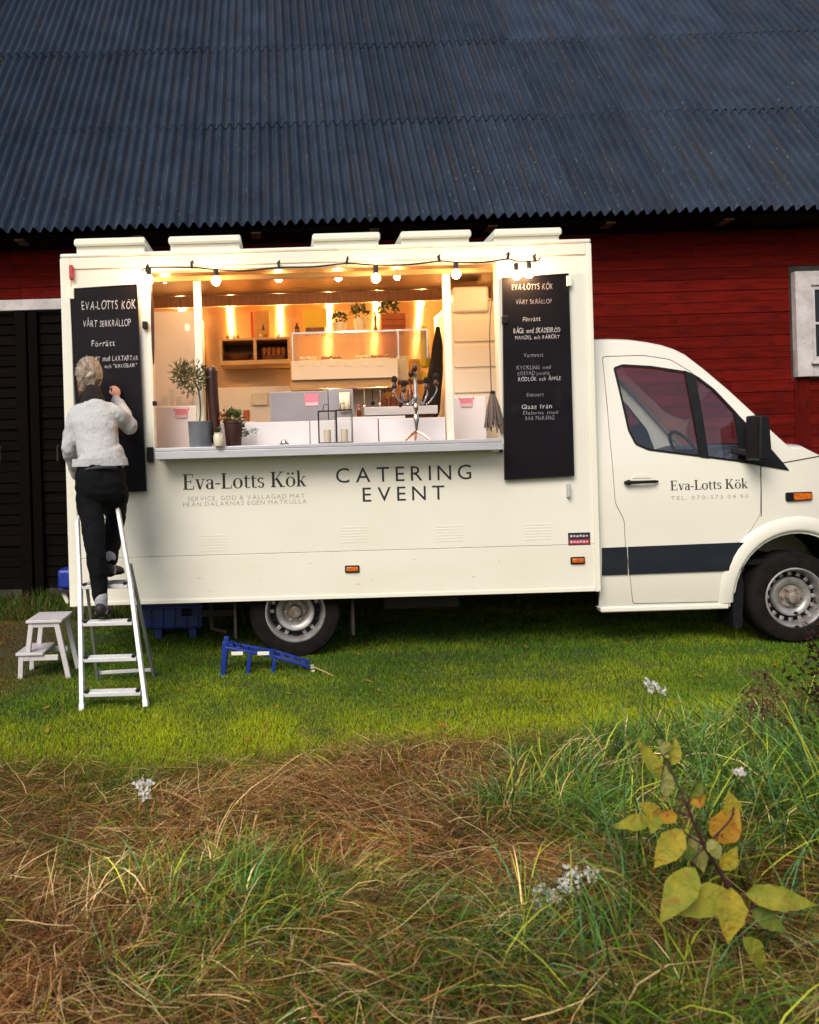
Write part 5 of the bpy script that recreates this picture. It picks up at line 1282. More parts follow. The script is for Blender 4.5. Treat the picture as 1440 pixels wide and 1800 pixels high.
# rope and hand brush hanging at the cab jamb
t = thing('hanging_brush', 'taupe bristle brush on a rope hanging at the cab side of the hatch', 'brush', tuple(P(868, 690, 6.93)))
YB_ = 6.86
build(MB().limb([P(866, 500, YB_), P(862, 560, YB_), P(861, 600, YB_), P(864, 690, YB_)], [.004] * 4, n=6, ref=(0, 1, 0)), 'rope', M['bark'], t)
q = MB(); top_c = P(866, 690, YB_)
for i in range(46):
    u = random.uniform(-1, 1); v_ = random.uniform(-1, 1); e_ = P(870 + u * 19, 742 + random.uniform(0, 20), YB_)
    q.tube([top_c + Vector((u * .016, v_ * .01, 0)), (top_c + e_) / 2 + Vector((u * .012, v_ * .02, 0)), e_ + Vector((0, v_ * .03, 0))], [.004, .007, .005], 5)
tag(build(q, 'bristles', M['cloth_g'], t), kind='stuff'); build(MB().ball(top_c, (.02, .02, .016)), 'knot', M['black'], t)
# dark strap at the rear jamb
t = thing('folded_umbrella', 'narrow dark strap hanging at the rear jamb of the hatch', 'strap', tuple(P(268, 640, 6.93)))
build(MB().limb([P(266, 505, 6.89), P(268, 560, 6.89), P(269, 600, 6.89), P(270, 640, 6.89)], [(.006, .005), (.014, .008), (.012, .008), (.005, .004)], n=8), 'strap', M['leather'], t)
# small trees of herbs on the rear interior unit
t = thing('glass_jug', 'clear jug and small glasses on the white unit behind the olive tree', 'jug', tuple(P(300, 714, 7.5)))
for px, r_, h in ((290, .03, .09), (302, .025, .14), (314, .03, .08)):
    p = P(px, 714, 7.5); build(MB().lathe([(r_ * .8, 0), (r_, h), (r_ * .9, h), (r_ * .7, .006), (0, .005)], (p.x, 7.5, p.z), 'z', 14), 'glass', M['clear'], t)

# ------------------------------------------------------------------ ladder
M['alu'] = mat('white_ladder', (.72, .72, .74), (.62, .62, .64), 12, .4, metal=.1)
M['alu_g'] = mat('grey_ladder_leg', (.24, .25, .24), None, rough=.5, metal=.4)
L0, R0 = P(145, 1248, 5.77), P(257, 1240, 5.80)
Lp, Rp = P(141, 1030, 6.16), P(229, 1020, 6.16)
Lt, Rt = P(136, 915, 6.30), P(207, 893, 6.30)
lad = thing('step_ladder', 'white aluminium step ladder at the rear end of the truck with the woman on it', 'step ladder', tuple((L0 + R0) / 2))
for a, b, c in ((L0, Lp, Lt), (R0, Rp, Rt)):
    r_ = build(MB().bar(a, b, .028, .055, up=(0, 1, 0)).bar(b, c, .026, .045, up=(0, 1, 0)), 'side_rail', M['alu'], lad, bevel=.004)
    build(MB().bar(a - Vector((0, 0, .012)), a + (b - a).normalized() * .04, .034, .062, up=(0, 1, 0)), 'foot_cap', M['alu'], r_, bevel=.004)
build(MB().limb([Lt, Lt + Vector((.03, .03, .05)), (Lt + Rt) / 2 + Vector((0, .03, .07)), Rt + Vector((-.03, .03, .05)), Rt], [.014] * 5, n=8, ref=(0, 1, 0)), 'hand_hoop', M['alu'], lad)
for k_, (py) in enumerate((1213, 1153, 1091, 1027)):
    t_ = (L0.z - (P(200, py, 5.85 + .1 * k_).z)) / (L0.z - Lp.z)
    a, b = L0.lerp(Lp, t_), R0.lerp(Rp, t_); dpt = .085 if k_ < 3 else .24
    q = MB().box(a.x + .014, b.x - .014, a.y - .028, a.y - .028 + dpt, a.z - .028, a.z)
    s_ = build(q, 'step', M['alu'], lad, bevel=.004)
    for x_ in (a.x + .02, b.x - .045): build(MB().box(x_, x_ + .025, a.y - .031, a.y + .02, a.z - .004, a.z + .012), 'tread_cap', M['black'], s_, bevel=.002)
    q = MB()
    for j in range(5 if k_ < 3 else 12): q.box(a.x + .05, b.x - .05, a.y - .02 + j * .016, a.y - .013 + j * .016, a.z + .0005, a.z + .0035)
    build(q, 'grip_ribs', M['alu_g'] if k_ == 3 else M['alu'], s_)['kind'] = 'stuff'
    if k_ == 3: PLAT = a.z
RL, RR = P(172, 1200, 6.5), P(271, 1192, 6.55)
for a, b in ((Lp + Vector((.03, .08, -.03)), RL), (Rp + Vector((-.01, .08, .1)), RR)):
    b = Vector((b.x, b.y, 0.01)); build(MB().bar(a, b, .02, .024), 'rear_leg', M['alu_g'], lad, bevel=.003)
build(MB().bar(Vector((RL.x, RL.y, .06)), Vector((RR.x, RR.y, .06)), .02, .024), 'rear_brace', M['alu'], lad, bevel=.003)

# ------------------------------------------------------------------ stool
M['stool'] = mat('white_stool', (.64, .60, .62), (.56, .52, .54), 10, .5)
stool = thing('step_stool', 'white wooden two step stool on the grass beside the ladder', 'step stool', tuple(P(78, 1190, 6.72)))
Yf, Yb = 6.60, 6.90
def pz(px, py, Y=Yf): p = P(px, py, Y); return p
tz = P(80, 1089, Yf).z; lz = P(65, 1146, Yf).z
xa, xb = P(47, 1095, Yf).x, P(110, 1090, Yf).x
build(MB().box(xa, xb, Yf - .03, Yb + .03, tz - .022, tz), 'top_tread', M['stool'], stool, bevel=.005)
xc, xd = P(29, 1150, Yf).x, P(102, 1142, Yf).x
build(MB().box(xc, xc + .2, Yf - .03, Yb + .03, lz - .022, lz), 'lower_tread', M['stool'], stool, bevel=.005)
for Y_ in (Yf, Yb):
    nm = 'leg'
    build(MB().bar((xa + .035, Y_, tz - .02), (xa + .005, Y_, lz - .0), .036, .03, up=(0, 1, 0)).bar((xa + .005, Y_, lz), (xa + .0, Y_, lz - .05), .036, .03, up=(0, 1, 0)), nm, M['stool'], stool, bevel=.004)
    build(MB().bar((xb - .045, Y_, tz - .02), (xb + .035, Y_, 0), .038, .03, up=(0, 1, 0)), nm, M['stool'], stool, bevel=.004)
    build(MB().bar((xc + .035, Y_, lz - .02), (xc + .025, Y_, 0), .036, .03, up=(0, 1, 0)), nm, M['stool'], stool, bevel=.004)
    build(MB().box(xc + .02, xd - .0, Y_ - .012, Y_ + .012, lz - .062, lz - .024), 'side_rail', M['stool'], stool, bevel=.003)
    build(MB().box(xa + .02, xb - .03, Y_ - .012, Y_ + .012, tz - .055, tz - .024), 'side_rail', M['stool'], stool, bevel=.003)

# ------------------------------------------------------------------ blue levelling ramp, crate and can
M['blue'] = mat('blue_plastic', (.008, .035, .30), (.006, .025, .2), 9, .4)
M['blue_d'] = mat('dusty_blue_plastic', (.010, .045, .28), (.03, .05, .16), 7, .5)
Yr = 6.56; rp = thing('levelling_ramp', 'blue plastic levelling ramp with white pads in front of the rear wheel', 'levelling ramp', tuple(P(470, 1185, Yr)))
h0, h1, h2, tip = P(396, 1132, Yr), P(440, 1148, Yr), P(484, 1154, Yr), P(546, 1173, Yr)
for Y_ in (Yr, Yr + .17):
    d = Vector((0, Y_ - Yr, 0))
    build(MB().bar(h0 + d - Vector((0, 0, .025)), h2 + d, .02, .035, up=(0, 1, 0)), 'beam', M['blue'], rp, bevel=.004); build(MB().bar(h2 + d, tip + d, .018, .035, up=(0, 1, 0)), 'beam', M['blue'], rp, bevel=.004)
    for p, w_ in ((h0, .036), (h1, .028), (h2, .028)):
        build(MB().bar(p + d + Vector((0, 0, .02 if p is h0 else 0)), Vector((p.x - .025, p.y + d.y, -.01)), w_, .03, up=(0, 1, 0)), 'leg', M['blue'], rp, bevel=.004)
for a, b in ((h0, h1), (h1, h2), (h2, tip)):
    for t_ in (.2, .5, .8):
        c = a.lerp(b, t_); build(MB().box(c.x - .018, c.x + .018, Yr + .02, Yr + .15, c.z - .012, c.z + .005), 'rung', M['blue'], rp, bevel=.003)
for px in (417, 463): c = P(px, 1149, Yr - .02); build(MB().box(c.x - .042, c.x + .042, Yr - .022, Yr - .013, c.z - .012, c.z + .014), 'white_pad', M['trim'], rp, bevel=.002)
build(MB().box(tip.x, tip.x + .03, Yr - .01, Yr + .18, .0, .02), 'ramp_tip', M['trim'], rp, bevel=.003)
t = thing('tow_rope', 'thin straw coloured rope lying on the lawn from the blue ramp', 'rope', tuple(tip))
build(MB().limb([tip + Vector((.03, 0, 0)), P(590, 1190, 6.4), P(640, 1215, 6.1), P(690, 1245, 5.75)], [.004] * 4, n=6), 'rope', M['inwood'], t)
a = pbox(246, 1060, 356, 1104, 7.75, .5); t = thing('blue_crate', 'blue plastic crate with a round hand hole under the rear of the truck', 'crate', ((a[0] + a[1]) / 2, 8, a[4]))
build(MB().box(a[0], a[1], 7.8, 8.3, a[4] - .02, a[5]), 'body', M['blue_d'], t, bevel=.02, seg=3)
build(MB().box(a[0] - .01, a[1] + .01, 7.78, 8.32, a[5] - .055, a[5] - .03), 'rim', M['blue'], t, bevel=.006)
build(MB().tube([(a[1] - .18, 7.79, a[5] - .09), (a[1] - .1, 7.79, a[5] - .09)], .03, 12), 'hand_hole', M['black'], t)
for j in range(5): build(MB().box(a[0] + .08 + j * .1, a[0] + .095 + j * .1, 7.788, 7.8, a[4], a[5] - .06), 'rib', M['blue'], t, bevel=.003)
for i in (0, 1):
    build(MB().box(a[0] + .1 + i * .3, a[0] + .16 + i * .3, 7.9, 8.2, gz(a[0], 8), a[4] - .021), 'runner', M['blue_d'], t)
c = P(117, 1018, 8.3); t = thing('blue_water_can', 'blue and white jerry can on the step at the rear corner of the truck', 'water can', tuple(c - Vector((0, 0, .2))))
build(MB().box(c.x - .08, BXa + .1, 8.18, 8.47, c.z - .105, c.z - .081).box(BXa - .1, BXa - .06, 8.3, 8.34, c.z - .08, .46), 'rear_step', M['chassis'], truck)
build(MB().box(c.x - .06, BXa - .005, 8.2, 8.45, c.z - .08, c.z + .1), 'can', M['blue'], t, bevel=.03, seg=3); build(MB().limb([c + Vector((-.03, -.06, -.08)), c + Vector((-.01, -.06, -.13)), c + Vector((.02, -.06, -.2))], [.018, .022, .02], n=8), 'spout', M['trim'], t)

# ------------------------------------------------------------------ the woman
M['skin'] = mat('skin', (.55, .27, .19), (.5, .23, .16), 6, .5, spec=.4)
M['wool'] = mat('grey_wool', (.60, .60, .61), (.54, .54, .56), 75, .95, bump=.9, bscale=130, spec=.1, col3=(.48, .48, .51), s3=120, t3=.56)
M['trousers'] = mat('black_trousers', (.0035, .0035, .005), (.006, .006, .008), 9, .9, spec=.15, bump=.3, bscale=40)
M['hair'] = mat('blonde_hair', (.56, .49, .41), (.36, .28, .21), 9, .45, stretch=(6, 6, 1), bump=.3, bscale=90)
M['hair_d'] = mat('brown_hair', (.20, .09, .05), (.12, .05, .03), 12, .5, stretch=(6, 6, 1))
M['sock'] = mat('grey_sock', (.42, .42, .46), (.3, .3, .34), 60, .95, bump=.5, bscale=120)
M['shoe'] = mat('black_shoe', (.008, .007, .009), (.022, .014, .018), 20, .6)
wo = thing('person', 'woman in grey knit sweater and black trousers on ladder writing on chalkboard', 'person', (P(178, 1090, 6.02).x, 6.02, .5))
V = P
hipL, hipR = V(158, 868, 6.27), V(198, 864, 6.27)
kneeL, ankL = V(168, 968, 6.10), V(178, 1062, 6.06)
kneeR, ankR = V(203, 905, 6.60), V(193, 992, 6.30)
pel, waist, chest, neckb = V(176, 848, 6.28), V(174, 800, 6.32), V(168, 748, 6.38), V(163, 708, 6.46)
shL, elL, wrL = V(131, 733, 6.40), V(121, 790, 6.40), V(136, 838, 6.60)
shR, elR, wrR = V(206, 728, 6.42), V(229, 748, 6.56), V(205, 701, 6.78)
head = V(159, 661, 6.56)
# body: one continuous surface
hand = MB()
def finger(q, a, b, c, r): q.limb([a, b, c], [r, r * .95, r * .8], n=8, sub=3)
pR = wrR + Vector((-.005, .025, .045))
q_body = MB()
q_body.limb([pel, waist, chest, neckb], [(.16, .11), (.13, .095), (.155, .10), (.06, .06)])
q_body.limb([neckb, head - Vector((0, .01, .08))], [.055, .052])
q_body.ball(head, (.076, .095, .112), 20, 14, Matrix.Rotation(.12, 3, 'X'))
q_body.limb([head + Vector((0, .085, -.03)), head + Vector((.0, .105, -.045))], [.012, .011], n=8)   # nose
q_body.limb([head + Vector((0, .06, -.09)), head + Vector((0, .075, -.095))], [.03, .02], n=10)      # chin
for s_ in (-1, 1): q_body.limb([head + Vector((s_ * .076, -.005, -.01)), head + Vector((s_ * .084, -.012, .0)), head + Vector((s_ * .078, -.005, .02))], [(.006, .014), (.008, .02), (.006, .012)], n=8)
for sh, el, wr in ((shL, elL, wrL), (shR, elR, wrR)): q_body.limb([sh.lerp(neckb, .3), sh, sh.lerp(el, .5), el, el.lerp(wr, .4), wr], [.05, .05, .045, .038, .036, .026])
for hp, kn, an in ((hipL, kneeL, ankL), (hipR, kneeR, ankR)): q_body.limb([hp.lerp(pel, .4), hp, kn, kn.lerp(an, .35), an], [.06, .066, .045, .045, .034])
# writing hand: palm, thumb on the side, fingers pinching chalk
q_body.limb([wrR, pR], [(.026, .018), (.036, .018)], ref=(1, -.2, 0))
for i, (dx, L) in enumerate(((-.026, .9), (-.010, 1), (.008, .95), (.024, .75))):
    k0 = pR + Vector((dx, .012, .018)); k1 = k0 + Vector((-.006 - .006 * i, .026 * L, .034 * L)); k2 = k1 + Vector((-.024, .010, -.004 - .004 * i)); finger(q_body, k0, k1, k2, .0088)
finger(q_body, pR + Vector((-.03, .0, -.01)), pR + Vector((-.050, .016, .008)), pR + Vector((-.052, .036, .02)), .0098)
pL = wrL + Vector((.02, .03, -.04))
q_body.limb([wrL, pL], [(.024, .018), (.034, .016)])
for i, dx in enumerate((-.024, -.008, .008, .022)):
    k0 = pL + Vector((dx, .01, -.02)); k1 = k0 + Vector((.004, .022, -.022)); k2 = k1 + Vector((.006, .02, .008)); finger(q_body, k0, k1, k2, .0085)
finger(q_body, pL + Vector((.03, 0, .0)), pL + Vector((.045, .02, -.012)), pL + Vector((.045, .035, -.02)), .0095)
union([q_body], 'body', M['skin'], wo, .0065, 3)
# face details are turned to the board
fc = MB()
for s_ in (-1, 1): fc.ball(head + Vector((s_ * .03, .082, .008)), (.012, .008, .008), 10, 6)
build(fc, 'eyes', M['white_c'], wo)['kind'] = 'stuff'
build(MB().limb([head + Vector((-.022, .096, -.062)), head + Vector((0, .102, -.06)), head + Vector((.022, .096, -.062))], [.003, .006, .003], n=6), 'mouth', M['redp'], wo)
# sweater
q = MB()
hem = V(176, 812, 6.31)
q.limb([hem, V(175, 800, 6.32), waist + Vector((-.005, 0, .03)), V(170, 768, 6.36), chest, V(166, 724, 6.42), neckb + Vector((0, -.01, -.005))],
       [(.180, .13), (.170, .126), (.143, .112), (.150, .115), (.160, .118), (.145, .10), (.07, .07)], n=24)
q.limb([shL.lerp(neckb, .35), shL + Vector((.012, 0, -.005)), shL.lerp(elL, .55), elL, elL.lerp(wrL, .5), wrL + Vector((0, -.01, .012))], [(.062, .06), .066, .058, .052, .046, .038])
q.limb([shR.lerp(neckb, .35), shR + Vector((-.012, 0, -.005)), shR.lerp(elR, .55), elR + Vector((0, -.015, -.012)), elR.lerp(wrR, .5), wrR + Vector((0, -.005, -.012))], [(.062, .06), .066, .062, .058, .05, .038])
sw_ = union([q], 'sweater', M['wool'], wo, .008, 6)
dt = bpy.data.textures.new('folds', 'CLOUDS'); dt.noise_scale = .075
dm = sw_.modifiers.new('folds', 'DISPLACE'); dm.texture = dt; dm.strength = .022; dm.mid_level = .5
# ribbed hem and cuffs
rb = MB(); n_ = 84
for i in range(n_):
    a = 2 * math.pi * i / n_; c_, s_ = math.cos(a), math.sin(a); top_ = V(175.5, 806, 6.315)
    rb.tube([top_ + Vector((.180 * c_, .132 * s_, 0)), hem + Vector((.187 * c_, .131 * s_, -.028))], .0085, 6)
build(rb, 'ribbed_hem', M['wool'], wo)['kind'] = 'stuff'
# roll neck
build(MB().limb([neckb + Vector((0, -.005, -.03)), neckb + Vector((0, .0, .012)), neckb + Vector((-.002, .01, .05)), neckb + Vector((-.003, .02, .08))], [(.092, .078), (.088, .076), (.072, .066), (.062, .06)], n=20), 'roll_neck', M['darkcloth'], wo)
# trousers
q = MB()
q.limb([V(175, 824, 6.29), V(176, 838, 6.28), V(177, 856, 6.27)], [(.158, .116), (.172, .126), (.174, .132)], n=22)
q.limb([hipL + Vector((.02, 0, .03)), hipL + Vector((.0, 0, -.05)), hipL.lerp(kneeL, .6), kneeL, kneeL.lerp(ankL, .35), kneeL.lerp(ankL, .8), ankL + Vector((0, 0, .03))], [(.098, .118), (.094, .10), (.078, .082), .065, (.06, .066), .048, .044], n=18)
q.limb([hipR + Vector((-.02, 0, .03)), hipR + Vector((.0, .04, -.02)), hipR.lerp(kneeR, .6), kneeR, kneeR.lerp(ankR, .35), kneeR.lerp(ankR, .8), ankR + Vector((0, 0, .02))], [(.10, .12), (.098, .105), (.086, .085), .07, (.064, .068), .052, .047], n=18)
tr_ = union([q], 'trousers', M['trousers'], wo, .008, 5)
dm = tr_.modifiers.new('folds', 'DISPLACE'); dm.texture = dt; dm.strength = .02; dm.mid_level = .35
build(MB().limb([V(150, 826, 6.165), V(176, 822, 6.15), V(205, 822, 6.17)], [(.004, .012)] * 3, n=8, ref=(0, 1, 0)), 'waistband', M['moulding'], tr_)
# socks and shoes
for an, d, nm in ((ankL, Vector((.0, .12, 0)), 'L'), (ankR, Vector((.03, .12, -.02)), 'R')):
    zf = (an.z - .085)
    heel = Vector((an.x, an.y - .045, zf + .03)); ball_ = Vector((an.x + d.x, an.y + .10, zf + .022)); toe = Vector((an.x + d.x * 1.3, an.y + .165, zf + .02))
    build(MB().limb([an + Vector((0, -.003, .045)), an + Vector((0, -.003, -.02)), an + Vector((0, .0, -.045))], [(.046, .048), (.042, .045), (.044, .05)], n=16), 'sock', M['sock'], wo)
    s_ = MB().limb([heel + Vector((0, .01, .028)), heel + Vector((0, .05, .02)), ball_ + Vector((0, 0, .01)), toe], [(.040, .045), (.043, .042), (.046, .03), (.034, .02)], n=16)
    sh_ = union([s_], 'shoe', M['shoe'], wo, .006, 2)
    build(MB().prism([(0, 0)], 0, 0) if False else MB().limb([heel + Vector((0, .0, -.012)), heel + Vector((0, .07, -.016)), ball_ + Vector((0, 0, -.012)), toe + Vector((0, 0, -.01))], [(.042, .012), (.038, .010), (.048, .011), (.036, .009)], n=14), 'sole', M['rubber'], sh_)
# hair swept up into a low knot
q = MB(); q.ball(head + Vector((-.004, -.014, .012)), (.095, .106, .124), 22, 16, Matrix.Rotation(.2, 3, 'X'))
q.limb([head + Vector((-.03, -.09, -.03)), head + Vector((.02, -.112, .0)), head + Vector((.045, -.09, .03))], [.02, .026, .02])
hr = union([q], 'hair', M['hair'], wo, .007, 3)
rr = random.Random(5); stn = MB(); std = MB()
for i in range(420):
    u = rr.uniform(-1.35, 1.35); v_ = rr.uniform(-.1, 1.35)
    c0 = head + Vector((-.004, -.016, .012)); k = Vector((.022, -.108, .0)) + Vector((rr.gauss(0, .012), 0, rr.gauss(0, .012)))
    s0 = Vector((math.sin(u) * math.cos(v_) * .105, -math.cos(u) * math.cos(v_) * .110, math.sin(v_) * .130 - .0))
    m1 = s0.lerp(k, .5); m1 = m1.normalized(); m1 = Vector((m1.x * .108, m1.y * .118, m1.z * .132))
    if rr.random() < .12: k = Vector((rr.uniform(-.07, .07), -.085, -.10 - rr.uniform(0, .03)))
    (stn if rr.random() < .78 else std).limb([c0 + s0, c0 + m1, c0 + k], [.0014, .0022, .0018], n=4, sub=3)
build(stn, 'hair_strands', M['hair'], hr)['kind'] = 'stuff'; build(std, 'hair_strands', M['hair_d'], hr)['kind'] = 'stuff'
q = MB()
for i in range(60):
    u = rr.uniform(-1.3, 1.3); b0 = head + Vector((math.sin(u) * .088, -math.cos(u) * .10, -.03)); e_ = head + Vector((math.sin(u) * .05 - .03, -math.cos(u) * .075, -.115 - rr.uniform(0, .03)))
    q.limb([b0, b0.lerp(e_, .5) + Vector((0, -.01, 0)), e_], [.005, .006, .003], n=5, sub=3)
build(q, 'nape_hair', M['hair_d'], hr)['kind'] = 'stuff'
tag(build(MB().limb([pR + Vector((-.052, .045, .028)), pR + Vector((-.05, .07, .045))], [.005, .005], n=8), 'chalk_stick', M['chalk']), 'short white stick of chalk held against the board by the woman', 'chalk')

# ------------------------------------------------------------------ plants of the foreground
def leaf_mesh(name, L, W, fold, droop, m, seed):
    rr = random.Random(seed); q = MB(); n = 12
    for i in range(n + 1):
        t = i / n; w = W * (max(0, math.sin(math.pi * t ** .78)) ** 1.0) * (1.12 - .3 * t) * .5 + .0006
        w1, w2 = w * (1 + rr.uniform(-.10, .08)), w * (1 + rr.uniform(-.10, .08)); z = -droop * L * t * t + rr.uniform(-.02, .02) * L; e1, e2 = rr.uniform(-.035, .035) * L * (t * (1 - t) * 4), rr.uniform(-.035, .035) * L * (t * (1 - t) * 4)
        q.v += [(L * t, -w1, z + fold * w1 + e1), (L * t, -w1 * .5, z + fold * w1 * .35), (L * t, 0, z), (L * t, w2 * .5, z + fold * w2 * .35), (L * t, w2, z + fold * w2 + e2)]
    for i in range(n):
        for j in range(4): q.f.append((i * 5 + j, (i + 1) * 5 + j, (i + 1) * 5 + j + 1, i * 5 + j + 1))
    me = bpy.data.meshes.new(name); me.from_pydata(q.v, [], q.f); me.materials.append(m); me.polygons.foreach_set('use_smooth', [True] * len(me.polygons)); return me
def leafm(name, a, b, c, s=14):
    m = mat(name, a, b, s * 1.5, .6, col3=c, s3=55, t3=.63, spec=.2, bump=.9, bscale=55)
    n, l = m.node_tree.nodes, m.node_tree.links; b_ = n['Principled BSDF']; src = b_.inputs['Base Color'].links[0].from_socket
    tr = n.new('ShaderNodeBsdfTranslucent'); l.new(src, tr.inputs[0]); mx = n.new('ShaderNodeMixShader'); mx.inputs[0].default_value = .3
    l.new(b_.outputs[0], mx.inputs[1]); l.new(tr.outputs[0], mx.inputs[2]); l.new(mx.outputs[0], n['Material Output'].inputs[0]); return m
LM = [leafm('leaf_green_yellow', (.21, .25, .03), (.36, .33, .04), (.33, .18, .04)), leafm('leaf_yellow', (.45, .34, .03), (.31, .29, .04), (.35, .16, .03)),
      leafm('leaf_orange', (.45, .27, .03), (.40, .19, .02), (.2, .06, .02)), leafm('leaf_pale', (.38, .39, .14), (.28, .30, .07), (.5, .4, .15)),
      leafm('leaf_green', (.09, .14, .03), (.16, .2, .03), (.2, .15, .03))]
M['stemp'] = mat('purple_stem', (.06, .015, .018), (.04, .012, .012), 14, .5)
YL = 2.5
sb = thing('yellow_leaved_shrub', 'autumn shrub with large yellow green leaves on dark red stems in the meadow', 'shrub', (P(1300, 1800, YL).x, YL, 0))
stem = [Vector((P(1310, 1800, YL).x, YL + .05, .0)), P(1300, 1640, YL), P(1281, 1562, YL), P(1240, 1490, YL), P(1217, 1440, YL), P(1208, 1410, YL)]
build(MB().limb(stem, [.0075, .007, .0062, .0052, .004, .003], n=8), 'stem', M['stemp'], sb)
for pts in ([(1238, 1486), (1205, 1465), (1172, 1438), (1150, 1425)], [(1217, 1436), (1190, 1428), (1160, 1440), (1142, 1440)], [(1215, 1430), (1200, 1400), (1178, 1350), (1160, 1320)], [(1281, 1562), (1300, 1590), (1320, 1600), (1335, 1575)], [(1240, 1490), (1262, 1465), (1285, 1440), (1290, 1420)], [(1290, 1600), (1260, 1585), (1220, 1575), (1200, 1570)]):
    build(MB().limb([P(x, y, YL + .03 * i) for i, (x, y) in enumerate(pts)], [.0034, .003, .0026, .002], n=6), 'twig', M['stemp'], sb)
TW = []
for pts in ([(1300, 1640), (1281, 1562), (1240, 1490), (1217, 1440), (1208, 1410)], [(1238, 1486), (1205, 1465), (1172, 1438), (1150, 1425)], [(1217, 1436), (1190, 1428), (1160, 1440), (1142, 1440)], [(1215, 1430), (1200, 1400), (1178, 1350), (1160, 1320)], [(1281, 1562), (1300, 1590), (1320, 1600), (1335, 1575)], [(1240, 1490), (1262, 1465), (1285, 1440), (1290, 1420)], [(1290, 1600), (1260, 1585), (1220, 1575), (1200, 1570)]):
    for i in range(len(pts) - 1):
        for k in range(6): TW.append(P(pts[i][0] + (pts[i + 1][0] - pts[i][0]) * k / 6, pts[i][1] + (pts[i + 1][1] - pts[i][1]) * k / 6, YL + .03 * (i + k / 6 if pts[0] != (1300, 1640) else 0)))
leaves = [(1142, 1440, 72, 184, .36, 0, 0), (1160, 1365, 78, 118, .34, 0, .05), (1172, 1400, 55, 92, .5, 3, .0), (1180, 1345, 48, 75, .5, 0, .1), (1160, 1440, 50, 140, .6, 1, .05), (1214, 1412, 34, 22, .7, 2, 0),
          (1258, 1480, 78, 62, .62, 2, .1), (1200, 1458, 85, 232, .5, 1, -.05), (1215, 1470, 62, 285, .55, 3, .05), (1270, 1530, 50, 60, .6, 1, 0), (1222, 1525, 115, 232, .42, 0, -.12), (1205, 1530, 80, 262, .5, 3, -.05),
          (1285, 1568, 120, 200, .42, 0, -.1), (1285, 1560, 95, 262, .52, 1, -.15), (1310, 1572, 120, -2, .33, 0, -.1), (1190, 1432, 46, 190, .5, 2, 0), (1178, 1325, 40, 130, .6, 3, .1), (1245, 1475, 46, 300, .5, 3, -.05),
          (1305, 1650, 90, 310, .45, 0, -.2), (1290, 1440, 52, 100, .6, 1, .1), (1155, 1432, 36, 250, .6, 0, -.05), (1225, 1500, 50, 170, .5, 4, 0),
          (1215, 1400, 40, 60, .5, 4, 0), (1320, 1600, 70, 330, .45, 4, -.1)]
for i, (px, py, L, ang, wr_, ci, dy) in enumerate(leaves):
    Y_ = YL + dy; s_ = L * Y_ / F; me = leaf_mesh('leaf', s_, s_ * wr_ * 1.05, random.uniform(.15, .5), random.uniform(.0, .25), LM[ci], i)
    o = inst('leaf', me, sb); c = P(px, py, Y_); o.location = c - sb.location
    near_ = min(TW, key=lambda q: (q - c).length)
    if (near_ - c).length > .006: build(MB().limb([near_, near_.lerp(c, .5) + Vector((0, 0, .006)), c], [.0018, .0015, .0013], n=5, sub=2), 'leaf_stalk', M['stemp'], sb)
    u = Vector((math.cos(R(ang)), random.uniform(-.35, .1), math.sin(R(ang)))).normalized(); nrm = Vector((random.uniform(-.3, .3), -1, random.uniform(.25, .9))); nrm = (nrm - u * nrm.dot(u)).normalized(); v_ = nrm.cross(u)
    o.rotation_euler = Matrix((u, v_, nrm)).transposed().to_euler()
# white flower heads
M['petal'] = mat('white_petal', (.68, .66, .64), (.5, .47, .45), 30, .7)
def flowers(label, pts, Y, gy, n, r, spread, stems):
    c = P(pts[0][0], pts[0][1], Y); t = thing('wild_flower', label, 'flower', (c.x, Y, gz(c.x, Y)))
    rr = random.Random(len(pts) + int(pts[0][0])); 
    for (px, py) in pts:
        c = P(px, py, Y + rr.uniform(-.05, .05)); q = MB()
        for _ in range(n):
            p = c + Vector((rr.gauss(0, spread), rr.gauss(0, spread), rr.gauss(0, spread * .8)))
            nrm = Vector((rr.gauss(0, .5), -1, rr.gauss(.5, .5))).normalized(); a = nrm.orthogonal().normalized(); b = nrm.cross(a)
            for k in range(5):
                th = 2 * math.pi * k / 5; d = a * math.cos(th) + b * math.sin(th); e = a * math.cos(th + .5) + b * math.sin(th + .5); f = a * math.cos(th - .5) + b * math.sin(th - .5)
                q.add([p, p + f * r * .6, p + d * r + nrm * r * .1, p + e * r * .6], [(0, 1, 2, 3)])
        build(q, 'flower_head', M['petal'], t, smooth=False, raw=True)
        if stems: build(MB().limb([c, c + Vector((rr.uniform(-.03, .03), .02, -.12)), Vector((t.location.x + rr.uniform(-.05, .05), Y + .02, gz(c.x, Y)))], [.002, .003, .004], n=5), 'stem', LM[4], t)
flowers('white flowers on a tall thin stem standing out against the lawn', [(1139, 1200), (1150, 1203), (1163, 1213), (1145, 1212)], 4.3, 0, 16, .008, .012, True)
flowers('white flowers low in the grass near the ladder side', [(243, 1378), (252, 1390), (262, 1376), (256, 1398)], 3.6, 0, 18, .0075, .010, True)
flowers('spray of small dull white flowers at the foot of the yellow shrub', [(945, 1562), (968, 1570), (990, 1556), (1012, 1543), (1038, 1535), (1002, 1536), (978, 1577), (947, 1590), (965, 1588), (952, 1615), (1000, 1562)], 2.9, 0, 22, .0065, .013, True)
flowers('single pale round seed head among the grass behind the yellow leaves', [(1300, 1357)], 3.2, 0, 40, .007, .009, True)
